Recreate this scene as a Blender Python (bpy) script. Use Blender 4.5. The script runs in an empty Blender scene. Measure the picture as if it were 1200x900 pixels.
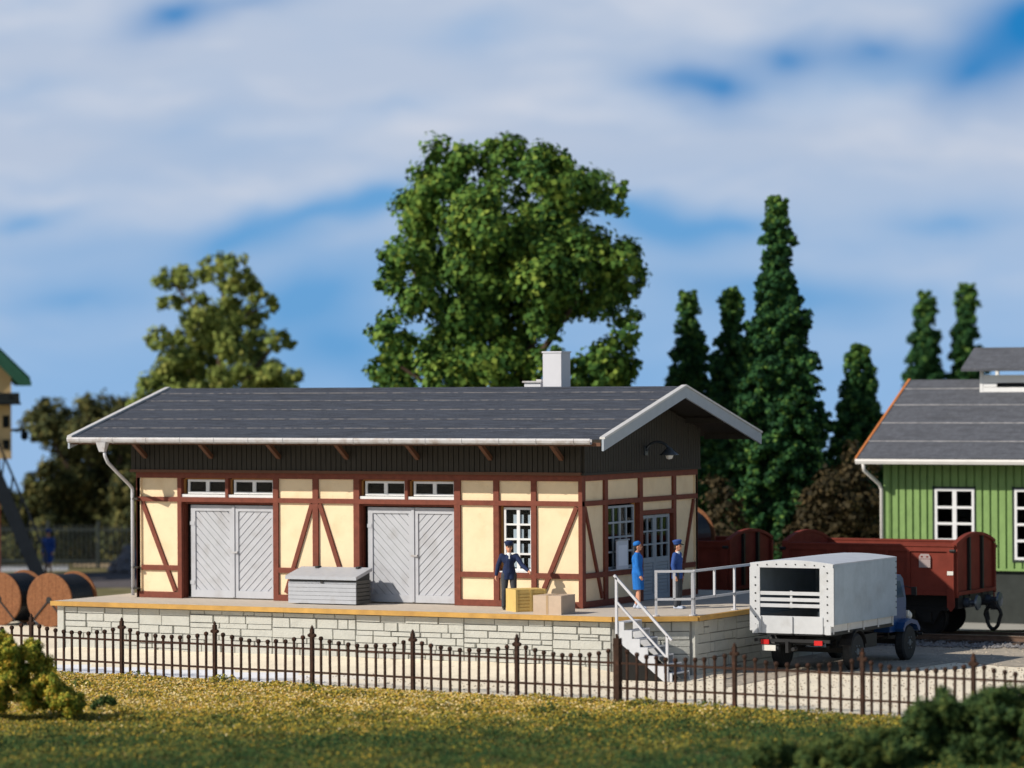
import bpy, bmesh, math, random
import numpy as np
from mathutils import Vector, Matrix, Quaternion

scene = bpy.context.scene
COL = scene.collection
PI = math.pi

# ------------------------------------------------------------------ camera
CAM = (53.479, -87.239, 7.490)
YAW, PITCH, ROLL, FPX = -0.48048, -0.00158, -0.00557, 4406.97
cam_data = bpy.data.cameras.new('camera')
cam = bpy.data.objects.new('camera', cam_data)
COL.objects.link(cam)
sy, cy = math.sin(YAW), math.cos(YAW)
sp, cp = math.sin(PITCH), math.cos(PITCH)
R0 = Vector((cy, -sy, 0)); F0 = Vector((sy * cp, cy * cp, sp)); U0 = R0.cross(F0)
cr, sr = math.cos(ROLL), math.sin(ROLL)
RX = cr * R0 + sr * U0
UX = -sr * R0 + cr * U0
m = Matrix((RX, UX, -F0)).transposed().to_4x4()
m.translation = Vector(CAM)
cam.matrix_world = m
cam_data.sensor_width = 36.0
cam_data.sensor_fit = 'HORIZONTAL'
cam_data.lens = FPX / 1200.0 * 36.0
cam_data.clip_start = 1.0
cam_data.clip_end = 4000.0
cam_data.dof.use_dof = True
cam_data.dof.focus_distance = 96.5
cam_data.dof.aperture_fstop = 0.39
scene.camera = cam

# ------------------------------------------------------------------ light
SUN_DIR = Vector((-0.75, -1.0, 0.87)).normalized()      # towards the sun
sun_el = math.asin(SUN_DIR.z)
sun_az = math.atan2(SUN_DIR.x, SUN_DIR.y)
ld = bpy.data.lights.new('sun', 'SUN')
ld.energy = 4.5
ld.angle = math.radians(0.5)
ld.color = (1.0, 0.93, 0.82)
sun = bpy.data.objects.new('sun', ld)
COL.objects.link(sun)
sun.rotation_mode = 'QUATERNION'
sun.rotation_quaternion = SUN_DIR.to_track_quat('Z', 'Y')

scene.view_settings.view_transform = 'Standard'
scene.view_settings.look = 'None'
scene.view_settings.exposure = 0.0
scene.view_settings.gamma = 1.0
scene.view_settings.use_curve_mapping = False


def s2l(r, g, b):
    f = lambda c: (c / 255 / 12.92) if c / 255 <= 0.04045 else ((c / 255 + 0.055) / 1.055) ** 2.4
    return (f(r), f(g), f(b), 1.0)


def build_world():
    w = bpy.data.worlds.new('World')
    scene.world = w
    w.use_nodes = True
    nt = w.node_tree
    N, L = nt.nodes, nt.links
    N.clear()
    out = N.new('ShaderNodeOutputWorld')
    sky = N.new('ShaderNodeTexSky')
    sky.sky_type = 'NISHITA'
    sky.sun_disc = False
    sky.sun_elevation = sun_el
    sky.sun_rotation = sun_az
    sky.air_density = 1.0; sky.dust_density = 0.6; sky.ozone_density = 1.0
    bg1 = N.new('ShaderNodeBackground'); bg1.inputs[1].default_value = 0.10
    L.new(sky.outputs[0], bg1.inputs[0])
    tc = N.new('ShaderNodeTexCoord')

    def math_(op, a, b=None, clamp=False):
        n = N.new('ShaderNodeMath'); n.operation = op; n.use_clamp = clamp
        for i, v in enumerate((a, b)):
            if v is None: continue
            if isinstance(v, (int, float)): n.inputs[i].default_value = v
            else: L.new(v, n.inputs[i])
        return n.outputs[0]

    def dot(vec):
        n = N.new('ShaderNodeVectorMath'); n.operation = 'DOT_PRODUCT'
        L.new(tc.outputs['Generated'], n.inputs[0]); n.inputs[1].default_value = vec
        return n.outputs['Value']
    dr = dot(tuple(R0)); df = dot((sy, cy, 0)); dz = dot((0, 0, 1))
    az = math_('MULTIPLY', math_('ARCTAN2', dr, df), 4.407)      # azimuth and elevation of the view direction
    el = math_('MULTIPLY', math_('ARCSINE', dz), 4.407)
    cmb = N.new('ShaderNodeCombineXYZ'); L.new(az, cmb.inputs[0]); L.new(el, cmb.inputs[1])
    P = cmb.outputs[0]
    # gentle warp so that cloud edges are never clean ellipses
    nz = N.new('ShaderNodeTexNoise'); nz.inputs['Scale'].default_value = 9.0; nz.inputs['Detail'].default_value = 4
    L.new(P, nz.inputs['Vector'])
    sub = N.new('ShaderNodeVectorMath'); sub.operation = 'SUBTRACT'
    L.new(nz.outputs['Color'], sub.inputs[0]); sub.inputs[1].default_value = (0.5, 0.5, 0.5)
    sc = N.new('ShaderNodeVectorMath'); sc.operation = 'SCALE'; sc.inputs['Scale'].default_value = 0.045
    L.new(sub.outputs[0], sc.inputs[0])
    ad = N.new('ShaderNodeVectorMath'); ad.operation = 'ADD'
    L.new(P, ad.inputs[0]); L.new(sc.outputs[0], ad.inputs[1])
    PW = ad.outputs[0]

    def blobs(lst):
        tot = None
        for (u, v, ru, rv, ang, k) in lst:
            mp = N.new('ShaderNodeMapping'); mp.vector_type = 'TEXTURE'
            mp.inputs['Location'].default_value = ((u - 600) / 1000, (443 - v) / 1000, 0)
            mp.inputs['Rotation'].default_value = (0, 0, math.radians(ang))
            mp.inputs['Scale'].default_value = (ru / 1000, rv / 1000, 1)
            L.new(PW, mp.inputs[0])
            g = N.new('ShaderNodeTexGradient'); g.gradient_type = 'QUADRATIC_SPHERE'
            L.new(mp.outputs[0], g.inputs[0])
            t = math_('MULTIPLY', g.outputs['Fac'], k)
            tot = t if tot is None else math_('ADD', tot, t)
        return tot
    deep = blobs([(205, 16, 120, 60, 14, .95), (300, 0, 130, 34, 5, .5), (1200, 36, 200, 130, 30, 1.15), (1135, 95, 130, 80, 20, .6),
                  (922, 68, 90, 62, 0, .7), (845, 105, 110, 72, -14, .75), (800, 96, 120, 42, -12, .5), (1030, 66, 90, 46, 0, .6),
                  (985, 72, 220, 46, 0, .35)])
    mid = blobs([(452, 228, 100, 46, 12, 1.0), (370, 250, 190, 48, 14, .8), (270, 285, 190, 50, 14, .7), (90, 348, 240, 56, 4, .75),
                 (350, 350, 180, 70, 10, .9), (400, 405, 170, 80, 0, .8), (770, 265, 190, 62, -4, 1.1), (870, 270, 150, 40, 0, .7),
                 (1110, 262, 150, 46, 4, .7), (35, 256, 110, 28, 4, .8), (730, 240, 120, 40, 0, .5), (960, 360, 300, 60, 0, .35),
                 (560, 40, 110, 60, 10, .35), (40, 100, 150, 40, 12, .25), (220, 150, 200, 40, 14, .25), (700, 430, 900, 160, 0, .35),
                 (150, 430, 500, 120, 0, .10), (40, 0, 120, 30, 10, .2), (400, 330, 300, 120, 12, .35), (820, 330, 320, 120, -8, .3), (560, 420, 400, 140, 0, .3), (480, 120, 260, 40, 12, .25), (120, 290, 420, 90, 8, .40), (520, 260, 420, 110, 12, .30), (1000, 300, 420, 120, 0, .28), (250, 180, 420, 60, 10, .22), (900, 100, 420, 70, 0, .30), (900, 340, 240, 50, -8, .35), (1080, 90, 260, 60, 8, .3)])
    # long drawn out streaks
    mp = N.new('ShaderNodeMapping'); mp.inputs['Rotation'].default_value = (0, 0, math.radians(-14)); mp.inputs['Scale'].default_value = (2.2, 11.0, 1)
    L.new(PW, mp.inputs[0])
    n2 = N.new('ShaderNodeTexNoise'); n2.inputs['Scale'].default_value = 1.0; n2.inputs['Detail'].default_value = 5; n2.inputs['Roughness'].default_value = .55
    L.new(mp.outputs[0], n2.inputs['Vector'])
    streak = math_('MULTIPLY', math_('SUBTRACT', n2.outputs['Fac'], 0.45), .75)

    def mix(f, a, b):
        n = N.new('ShaderNodeMix'); n.data_type = 'RGBA'; n.clamp_factor = True
        L.new(f, n.inputs[0])
        for i, v in ((6, a), (7, b)):
            if isinstance(v, tuple): n.inputs[i].default_value = v
            else: L.new(v, n.inputs[i])
        return n.outputs[2]
    # distance to the horizon sets the tone of the thin veil of cloud
    lo = N.new('ShaderNodeMapRange'); lo.inputs[1].default_value = 0.0; lo.inputs[2].default_value = 0.26
    L.new(el, lo.inputs[0])
    veil = mix(lo.outputs[0], s2l(150, 186, 226), s2l(183, 197, 219))
    mq = N.new('ShaderNodeMapping'); mq.inputs['Rotation'].default_value = (0, 0, math.radians(-20)); mq.inputs['Scale'].default_value = (3.0, 13.0, 1); mq.inputs['Location'].default_value = (3.1, 1.7, 0)
    L.new(PW, mq.inputs[0])
    n3 = N.new('ShaderNodeTexNoise'); n3.inputs['Scale'].default_value = 1.0; n3.inputs['Detail'].default_value = 6; n3.inputs['Roughness'].default_value = .6
    L.new(mq.outputs[0], n3.inputs['Vector'])
    veil = mix(math_('MULTIPLY', math_('MULTIPLY', math_('SUBTRACT', n3.outputs['Fac'], .47), 4.5, True), lo.outputs[0]), veil, s2l(207, 213, 226))
    c1 = mix(math_('ADD', mid, streak, True), veil, s2l(104, 162, 214))
    c2 = mix(math_('MULTIPLY', deep, 1.0, True), c1, s2l(38, 128, 194))
    bg2 = N.new('ShaderNodeBackground'); bg2.inputs[1].default_value = 1.0
    L.new(c2, bg2.inputs[0])
    up = N.new('ShaderNodeMapRange'); up.interpolation_type = 'SMOOTHSTEP'
    up.inputs[1].default_value = 0.115; up.inputs[2].default_value = 0.20
    L.new(dz, up.inputs[0])
    fr = N.new('ShaderNodeMapRange'); fr.interpolation_type = 'SMOOTHSTEP'; fr.inputs[1].default_value = .80; fr.inputs[2].default_value = .55
    L.new(df, fr.inputs[0])
    mx = N.new('ShaderNodeMixShader')
    L.new(math_('MAXIMUM', up.outputs[0], fr.outputs[0]), mx.inputs[0]); L.new(bg2.outputs[0], mx.inputs[1]); L.new(bg1.outputs[0], mx.inputs[2])
    L.new(mx.outputs[0], out.inputs[0])


build_world()

# ------------------------------------------------------------------ materials
MATS = {}


def mat(name, col, rough=0.7, var=0.12, scale=3.0, bump=0.0, bscale=30.0, metal=0.0, spec=0.3, col2=None, detail=5, stretch=None, dirt=None, speck=None):
    """Principled material: base colour broken up by object-space noise, an optional second colour, speckle and bump."""
    if name in MATS: return MATS[name]
    mt = bpy.data.materials.new(name); mt.use_nodes = True
    nt = mt.node_tree; N, L = nt.nodes, nt.links
    b = N['Principled BSDF']
    b.inputs['Roughness'].default_value = rough
    b.inputs['Metallic'].default_value = metal
    b.inputs['Specular IOR Level'].default_value = spec
    tc = N.new('ShaderNodeTexCoord'); src = tc.outputs['Object']
    if stretch:
        mp = N.new('ShaderNodeMapping'); mp.inputs['Scale'].default_value = stretch; L.new(src, mp.inputs[0]); src = mp.outputs[0]
    nz = N.new('ShaderNodeTexNoise'); nz.inputs['Scale'].default_value = scale; nz.inputs['Detail'].default_value = detail; nz.inputs['Roughness'].default_value = .65
    L.new(src, nz.inputs['Vector'])
    rp = N.new('ShaderNodeValToRGB')
    c = Vector(col[:3])
    c2 = Vector(col2[:3]) if col2 else c * (1 + var)
    c1 = c if col2 else c * (1 - var)
    rp.color_ramp.elements[0].position = .3; rp.color_ramp.elements[1].position = .7
    rp.color_ramp.elements[0].color = (*c1, 1); rp.color_ramp.elements[1].color = (*c2, 1)
    L.new(nz.outputs['Fac'], rp.inputs[0])
    outc = rp.outputs[0]

    def over(colr, sc, lo, hi, k, st=None):
        nonlocal outc
        n = N.new('ShaderNodeTexNoise'); n.inputs['Scale'].default_value = sc; n.inputs['Detail'].default_value = 3
        if st:
            q = N.new('ShaderNodeMapping'); q.inputs['Scale'].default_value = st; L.new(tc.outputs['Object'], q.inputs[0]); L.new(q.outputs[0], n.inputs['Vector'])
        else: L.new(tc.outputs['Object'], n.inputs['Vector'])
        r = N.new('ShaderNodeMapRange'); r.inputs[1].default_value = lo; r.inputs[2].default_value = hi; r.inputs[4].default_value = k
        L.new(n.outputs['Fac'], r.inputs[0])
        x = N.new('ShaderNodeMix'); x.data_type = 'RGBA'
        L.new(r.outputs[0], x.inputs[0]); L.new(outc, x.inputs[6]); x.inputs[7].default_value = (*colr[:3], 1)
        outc = x.outputs[2]
    if dirt: over(*dirt)
    if speck: over(*speck)
    L.new(outc, b.inputs['Base Color'])
    if bump:
        n = N.new('ShaderNodeTexNoise'); n.inputs['Scale'].default_value = bscale; n.inputs['Detail'].default_value = 4
        L.new(src, n.inputs['Vector'])
        bp = N.new('ShaderNodeBump'); bp.inputs['Strength'].default_value = bump; bp.inputs['Distance'].default_value = .02
        L.new(n.outputs['Fac'], bp.inputs['Height']); L.new(bp.outputs[0], b.inputs['Normal'])
    MATS[name] = mt
    return mt


def leaf_mat(name, cols, rough=.75, trans=.14):
    """Leaf material: the face attribute 'tone' picks the leaf's own colour."""
    mt = bpy.data.materials.new(name); mt.use_nodes = True
    nt = mt.node_tree; N, L = nt.nodes, nt.links
    b = N['Principled BSDF']; b.inputs['Roughness'].default_value = rough; b.inputs['Specular IOR Level'].default_value = .15
    at = N.new('ShaderNodeAttribute'); at.attribute_name = 'tone'
    rp = N.new('ShaderNodeValToRGB')
    els = rp.color_ramp.elements
    while len(els) < len(cols): els.new(.5)
    for i, c in enumerate(cols):
        els[i].position = i / (len(cols) - 1); els[i].color = (*c[:3], 1)
    L.new(at.outputs['Fac'], rp.inputs[0]); L.new(rp.outputs[0], b.inputs['Base Color'])
    tr = N.new('ShaderNodeBsdfTranslucent'); L.new(rp.outputs[0], tr.inputs[0])
    mx = N.new('ShaderNodeMixShader'); mx.inputs[0].default_value = trans
    L.new(b.outputs[0], mx.inputs[1]); L.new(tr.outputs[0], mx.inputs[2])
    L.new(mx.outputs[0], N['Material Output'].inputs[0])
    return mt


M = dict(
    plaster=mat('plaster', (.86, .675, .445), .9, .05, 2.0, .3, 40, dirt=((.66, .46, .25), 1.6, .52, .8, .45), speck=((.60, .42, .24), 9, .62, .8, .25)),
    timber=mat('timber_red_brown', (.175, .046, .027), .65, .22, 6, .2, 25, stretch=(1, 1, 1)),
    frieze=mat('frieze_boarding', (.038, .033, .027), .7, .2, 5, .1, 30, stretch=(6, 6, .6)),
    strut=mat('strut_wood', (.13, .06, .035), .7),
    door=mat('door_paint', (.47, .48, .515), .6, .06, 3, .15, 30, dirt=((.28, .26, .25), 2.4, .54, .82, .5)),
    winframe=mat('window_paint', (.74, .74, .74), .5, .03),
    gabledoor=mat('gable_joinery_paint', (.33, .37, .42), .55, .05),
    roof=mat('roof_felt', (.058, .066, .086), .85, .45, 5, .7, 60, stretch=(.35, 3.5, 3.5), speck=((.20, .195, .20), 24, .58, .74, .55), dirt=((.022, .024, .03), 3, .52, .70, .7, (.25, 5, 5))),
    seam=mat('roof_seam', (.23, .215, .21), .8, .35, 5, speck=((.065, .07, .09), 5, .44, .58, .95)),
    gutter=mat('gutter_zinc', (.47, .46, .47), .5, .10, 3, metal=.0, dirt=((.24, .17, .12), 5, .5, .75, .6)),
    pipe=mat('downpipe_zinc', (.55, .55, .58), .45, .08),
    barge=mat('bargeboard_paint', (.34, .38, .43), .6, .05),
    bargecap=mat('bargeboard_capping', (.54, .53, .52), .6, .08),
    chimney=mat('chimney_render', (.60, .60, .64), .85, .04, 2, .2),
    stone=mat('platform_stone', (.49, .49, .45), .9, .13, 2.2, .8, 22, dirt=((.29, .28, .245), 2.2, .5, .78, .5)),
    joint=mat('mortar_joint', (.25, .24, .22), .95),
    deck=mat('platform_deck', (.56, .49, .41), .95, .10, 4, .4, 50, speck=((.16, .13, .11), 24, .62, .72, .55)),
    edge=mat('platform_edge_timber', (.52, .295, .075), .6, .15, 3, .2, 20, dirt=((.30, .15, .05), 1.2, .5, .75, .5)),
    chest=mat('chest_paint', (.43, .445, .48), .55, .07, 3, dirt=((.26, .24, .22), 3, .55, .8, .5)),
    darkwood=mat('chest_gap', (.05, .05, .05), .8),
    steel=mat('railing_steel', (.54, .54, .57), .45, .05),
    stair=mat('stair_steel', (.52, .53, .56), .55, .05, 4, dirt=((.40, .38, .36), 3, .58, .8, .35)),
    fence=mat('fence_rust_iron', (.048, .026, .018), .8, .35, 9, .1, 40, spec=.12, dirt=((.12, .05, .03), 7, .55, .78, .6)),
    glass=None,
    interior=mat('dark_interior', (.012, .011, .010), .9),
    curtain=mat('curtain_cloth', (.80, .80, .84), .8, .03),
    lampblack=mat('lamp_enamel', (.05, .06, .07), .25, .1, spec=.6),
    lampsteel=mat('lamp_steel', (.45, .50, .56), .3, .1, metal=.6),
    crate_yellow=mat('crate_card_yellow', (.60, .42, .14), .7, .07, 5),
    crate_tan=mat('crate_card_tan', (.52, .40, .30), .75, .07, 5),
    strap=mat('crate_strap', (.42, .29, .17), .7),
    tarp=mat('truck_canvas', (.33, .40, .475), .8, .08, 2.5, .35, 12, dirt=((.24, .27, .30), 1.4, .5, .8, .5)),
    truckwhite=mat('truck_body_paint', (.52, .53, .545), .55, .05, 4, .1, 40, dirt=((.30, .28, .25), 3, .55, .82, .4)),
    truckblue=mat('truck_cab_blue', (.010, .055, .18), .35, .06, spec=.5),
    chassis=mat('chassis_black', (.016, .016, .017), .6, .2),
    tyre=mat('tyre_rubber', (.022, .024, .027), .75, .2, 8),
    rim=mat('wheel_rim', (.10, .12, .14), .5, .2),
    redlamp=mat('tail_lamp_red', (.55, .02, .02), .3, .05),
    plate=mat('plate_white', (.72, .70, .64), .5, .04),
    wagon=mat('wagon_oxide_red', (.19, .038, .025), .7, .16, 2.5, .1, 30, spec=.12, dirt=((.11, .028, .02), 2, .5, .8, .4)),
    wagonlight=mat('wagon_marking_plate', (.36, .29, .28), .7, .05),
    wagonframe=mat('wagon_frame_black', (.014, .013, .013), .6, .2),
    bufsteel=mat('buffer_steel', (.10, .12, .15), .4, .2, metal=.7),
    rail=mat('rail_steel', (.16, .10, .07), .5, .25, 4, metal=.3),
    railtop=mat('rail_head', (.42, .38, .35), .3, .1, metal=.6),
    sleeper=mat('sleeper_wood', (.07, .05, .04), .85, .25, 5),
    drumwood=mat('drum_board', (.215, .088, .036), .8, .28, 14, .3, 40, dirt=((.14, .045, .016), 12, .5, .7, .6)),
    drumcable=mat('drum_cable', (.015, .016, .018), .35, .2, spec=.5),
    shedgreen=mat('shed_green_board', (.215, .34, .115), .8, .12, 5, .3, 60, stretch=(1, 1, .4), dirt=((.14, .24, .08), 6, .55, .8, .4)),
    shedroof=mat('shed_roof_felt', (.092, .097, .113), .9, .22, 5, .6, 70, speck=((.22, .21, .21), 26, .6, .72, .5), dirt=((.05, .052, .06), 2.5, .5, .72, .6, (.4, 3, 3))),
    shedseam=mat('shed_roof_seam', (.34, .33, .33), .8, .2, 5, speck=((.18, .18, .19), 4, .5, .62, .6)),
    verge=mat('verge_orange_wood', (.50, .17, .05), .7, .15),
    shedgutter=mat('shed_gutter', (.70, .67, .63), .6, .06),
    plinth=mat('shed_plinth', (.035, .04, .037), .9, .2, 3),
    boxwall=mat('signal_box_cream', (.56, .40, .20), .8, .08),
    boxroof=mat('signal_box_green', (.02, .09, .055), .6, .15),
    boxdark=mat('signal_box_slate', (.010, .013, .014), .8, .2, spec=.08),
    boxbrick=mat('signal_box_brick', (.20, .05, .035), .85, .2),
    stairgrey=mat('iron_stair_grey', (.018, .023, .03), .7, .15, spec=.15),
    skin=mat('skin', (.62, .30, .19), .6, .05),
    eye=mat('eye_dark', (.02, .015, .012), .4),
    hair=mat('hair_dark', (.02, .014, .01), .6),
    navy=mat('cloth_navy', (.014, .025, .075), .85, .15, 12),
    blue=mat('cloth_blue', (.03, .075, .26), .85, .15, 12),
    brightblue=mat('cloth_bright_blue', (.015, .15, .50), .85, .15, 12),
    midblue=mat('cloth_mid_blue', (.035, .10, .38), .85, .15, 12),
    black=mat('cloth_black', (.016, .016, .018), .85, .15, 12),
    grey=mat('cloth_grey', (.05, .055, .065), .85, .15, 12),
    shirt=mat('cloth_white', (.75, .75, .76), .8, .04),
    shoe=mat('shoe_leather', (.02, .018, .016), .4),
    paleshoe=mat('shoe_pale', (.45, .50, .60), .5),
    bark=mat('bark', (.075, .05, .033), .9, .3, 6, .5, 20),
    rubble=mat('rubble_stone', (.34, .36, .41), .9, .3, 4),
    backfence=mat('back_fence_iron', (.018, .026, .026), .7, .2),
    notice=mat('notice_board', (.56, .60, .70), .6, .03),
    paper=mat('notice_paper', (.72, .76, .86), .7, .03),
)


def glass_mat():
    mt = bpy.data.materials.new('window_glass'); mt.use_nodes = True
    nt = mt.node_tree; N, L = nt.nodes, nt.links
    N.remove(N['Principled BSDF'])
    t = N.new('ShaderNodeBsdfTransparent'); t.inputs[0].default_value = (.80, .84, .86, 1)
    g = N.new('ShaderNodeBsdfGlossy'); g.inputs['Roughness'].default_value = .03
    f = N.new('ShaderNodeFresnel'); f.inputs[0].default_value = 1.22
    x = N.new('ShaderNodeMixShader')
    L.new(f.outputs[0], x.inputs[0]); L.new(t.outputs[0], x.inputs[1]); L.new(g.outputs[0], x.inputs[2])
    L.new(x.outputs[0], N['Material Output'].inputs[0])
    return mt


M['glass'] = glass_mat()

# ------------------------------------------------------------------ object helpers


def link(name, me, parent=None, m=None):
    o = bpy.data.objects.new(name, me)
    COL.objects.link(o)
    if m is not None:
        for q in (m if isinstance(m, (list, tuple)) else [m]): me.materials.append(q)
    if parent is not None:
        o.parent = parent
    return o


def obj(name, bm, m, parent=None, smooth=False, bevel=0.0):
    if bevel:
        bmesh.ops.bevel(bm, geom=[e for e in bm.edges if len(e.link_faces) == 2 and e.calc_face_angle(0) > .6], offset=bevel, segments=1, affect='EDGES', clamp_overlap=True)
    bmesh.ops.recalc_face_normals(bm, faces=bm.faces[:])
    me = bpy.data.meshes.new(name)
    bm.to_mesh(me); bm.free()
    if smooth:
        me.polygons.foreach_set('use_smooth', [True] * len(me.polygons))
    o = link(name, me, None, m)
    if parent is not None:
        o.parent = parent
        o.matrix_parent_inverse = Matrix.Translation(-Vector(parent.location)) if parent.rotation_euler[2] == 0 else parent_matrix(parent).inverted()
    return o


def parent_matrix(p):
    return Matrix.Translation(Vector(p.location)) @ p.rotation_euler.to_matrix().to_4x4()


def thing(name, loc, label, cat, group=None):
    o = bpy.data.objects.new(name, None)
    o.empty_display_size = .3
    COL.objects.link(o)
    o.location = loc
    tag(o, label, cat, group)
    return o


def tag(o, label, cat, group=None, kind=None):
    if label: o['label'] = label
    if cat: o['category'] = cat
    if group: o['group'] = group
    if kind: o['kind'] = kind
    return o


def copy_tree(o, parent=None):
    c = o.copy(); COL.objects.link(c)
    if parent is not None: c.parent = parent
    for ch in [x for x in COL.objects if x.parent == o]:
        copy_tree(ch, c)
    return c


def box(bm, a, b, mi=0):
    """axis aligned box between two corners"""
    x0, x1 = sorted((a[0], b[0])); y0, y1 = sorted((a[1], b[1])); z0, z1 = sorted((a[2], b[2]))
    vs = [bm.verts.new(p) for p in ((x0, y0, z0), (x1, y0, z0), (x1, y1, z0), (x0, y1, z0), (x0, y0, z1), (x1, y0, z1), (x1, y1, z1), (x0, y1, z1))]
    for f in ((0, 3, 2, 1), (4, 5, 6, 7), (0, 1, 5, 4), (1, 2, 6, 5), (2, 3, 7, 6), (3, 0, 4, 7)):
        bm.faces.new([vs[i] for i in f]).material_index = mi
    return vs


def prism(bm, poly, vec, mi=0):
    """closed prism: polygon (list of 3D points) swept along vec"""
    v = Vector(vec)
    a = [bm.verts.new(p) for p in poly]
    b = [bm.verts.new(Vector(p) + v) for p in poly]
    n = len(a)
    fs = [bm.faces.new(a[::-1]), bm.faces.new(b)]
    for i in range(n): fs.append(bm.faces.new((a[i], a[(i + 1) % n], b[(i + 1) % n], b[i])))
    for f in fs: f.material_index = mi


def tube(bm, pts, r, seg=8, r2=None, cap=True, mi=0):
    """round tube along a polyline, radius may change linearly from r to r2 (or be a list)"""
    pts = [Vector(p) for p in pts]; n = len(pts)
    rs = r if isinstance(r, (list, tuple)) else [r + ((r2 if r2 is not None else r) - r) * i / max(1, n - 1) for i in range(n)]
    t0 = (pts[1] - pts[0]).normalized()
    up = Vector((0, 0, 1)) if abs(t0.z) < .9 else Vector((1, 0, 0))
    x = t0.cross(up).normalized()
    rings = []
    for i in range(n):
        t = ((pts[min(i + 1, n - 1)] - pts[max(i - 1, 0)])).normalized()
        x = (x - t * x.dot(t)).normalized(); y = t.cross(x)
        rings.append([bm.verts.new(pts[i] + (x * math.cos(2 * PI * k / seg) + y * math.sin(2 * PI * k / seg)) * rs[i]) for k in range(seg)])
    for i in range(n - 1):
        for k in range(seg):
            bm.faces.new((rings[i][k], rings[i][(k + 1) % seg], rings[i + 1][(k + 1) % seg], rings[i + 1][k])).material_index = mi
    if cap:
        bm.faces.new(rings[0][::-1]).material_index = mi; bm.faces.new(rings[-1]).material_index = mi


def lathe(bm, prof, centre, axis, seg=24, mi=0, close=True):
    """profile [(radius, height)...] turned round an axis through centre"""
    a = Vector(axis).normalized()
    x = a.orthogonal().normalized(); y = a.cross(x); c = Vector(centre)
    rings = []
    for (r, h) in prof:
        if r < 1e-5: rings.append([bm.verts.new(c + a * h)])
        else: rings.append([bm.verts.new(c + a * h + (x * math.cos(2 * PI * k / seg) + y * math.sin(2 * PI * k / seg)) * r) for k in range(seg)])
    for i in range(len(rings) - 1):
        A, B = rings[i], rings[i + 1]
        for k in range(seg):
            q = [A[k % len(A)], A[(k + 1) % len(A)], B[(k + 1) % len(B)], B[k % len(B)]]
            u = []
            for v in q:
                if v not in u: u.append(v)
            if len(u) >= 3: bm.faces.new(u).material_index = mi
    if close:
        for R in (rings[0], rings[-1]):
            if len(R) > 2: bm.faces.new(R).material_index = mi


def beam(bm, a, b, w, d, nrm):
    """rectangular beam from a to b, width w across, depth d centred along nrm"""
    a, b = Vector(a), Vector(b); t = (b - a).normalized(); n = Vector(nrm).normalized()
    s = t.cross(n).normalized() * (w / 2); n = n * (d / 2)
    prism(bm, [a + s + n, a - s + n, a - s - n, a + s - n], b - a)


def new(): return bmesh.new()


def px(u, v, d):
    """a point at a given distance in front of the standpoint, used to lay out the tree crowns"""
    q = F0 + RX * ((u - 600) / FPX) - UX * ((v - 450) / FPX)
    return np.array(Vector(CAM) + q * d)


class Wall:
    """a facade: u along the wall, d outwards, z up"""
    def __init__(s, org, du, dn): s.o, s.u, s.n = Vector(org), Vector(du), Vector(dn)
    def p(s, u, d, z): return s.o + s.u * u + s.n * d + Vector((0, 0, z))
    def box(s, bm, u0, u1, d0, d1, z0, z1, mi=0): box(bm, s.p(u0, d0, z0), s.p(u1, d1, z1), mi)
    def poly(s, bm, pts, d0, d1, mi=0): prism(bm, [s.p(u, d0, z) for u, z in pts], s.n * (d1 - d0), mi)


def clip(poly, a, b, c):
    """part of polygon where a*u+b*z>=c"""
    out = []
    for i in range(len(poly)):
        p, q = poly[i], poly[(i + 1) % len(poly)]
        fp, fq = a * p[0] + b * p[1] - c, a * q[0] + b * q[1] - c
        if fp >= 0: out.append(p)
        if (fp >= 0) != (fq >= 0):
            t = fp / (fp - fq); out.append((p[0] + (q[0] - p[0]) * t, p[1] + (q[1] - p[1]) * t))
    return out


# ================================================================== SETTING: ground
PZ = 1.5                       # height of the loading platform
FY = lambda x: -7.25 - .125 * (x + 2.5)     # line of the iron fence
fwd2 = Vector((sy, cy)); rgt2 = Vector((cy, -sy))


def depth_lat(x, y):
    d = Vector((x - CAM[0], y - CAM[1]))
    return d.dot(fwd2), d.dot(rgt2)


def from_dl(d, l):
    q = Vector((CAM[0], CAM[1])) + fwd2 * d + rgt2 * l
    return q.x, q.y


def gz(x, y):
    d, l = depth_lat(x, y)
    z = 0.0
    if d > 158:                              # the ground drops away behind the trees
        t = min(1, (d - 158) / 160); z -= 60 * t * t
    if -6 < x < 12.6 and -4.6 < y < -1.5:    # gravel thrown up against the platform wall
        z += .26 * max(0, min(1, (y + 4.6) / 2.0)) * min(1, (12.6 - x) / 1.2, (x + 6) / 1.2)
    return z


def ground_sheet():
    ds = list(np.arange(55, 160, 1.0)) + list(np.arange(160, 420, 6.0))
    ls = list(np.arange(-40, 40.01, .8))
    ls = [-220, -140, -90, -60] + ls + [60, 90, 140, 220]
    ds = [-40, 0, 30, 45] + ds
    V = []; Fc = []
    for d in ds:
        for l in ls:
            x, y = from_dl(d, l); V.append((x, y, gz(x, y)))
    n = len(ls)
    for i in range(len(ds) - 1):
        for j in range(n - 1):
            Fc.append((i * n + j, i * n + j + 1, (i + 1) * n + j + 1, (i + 1) * n + j))
    me = bpy.data.meshes.new('ground'); me.from_pydata(V, [], Fc)
    mt = mat('ground_sand_gravel', (.84, .74, .57), .95, .10, 1.2, .5, 30, speck=((.17, .13, .10), 15, .63, .72, .5), dirt=((.72, .63, .50), .35, .5, .7, .5))
    o = link('ground', me, None, mt); tag(o, 'pale sandy gravel yard', None, None, 'structure')


ground_sheet()


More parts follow.
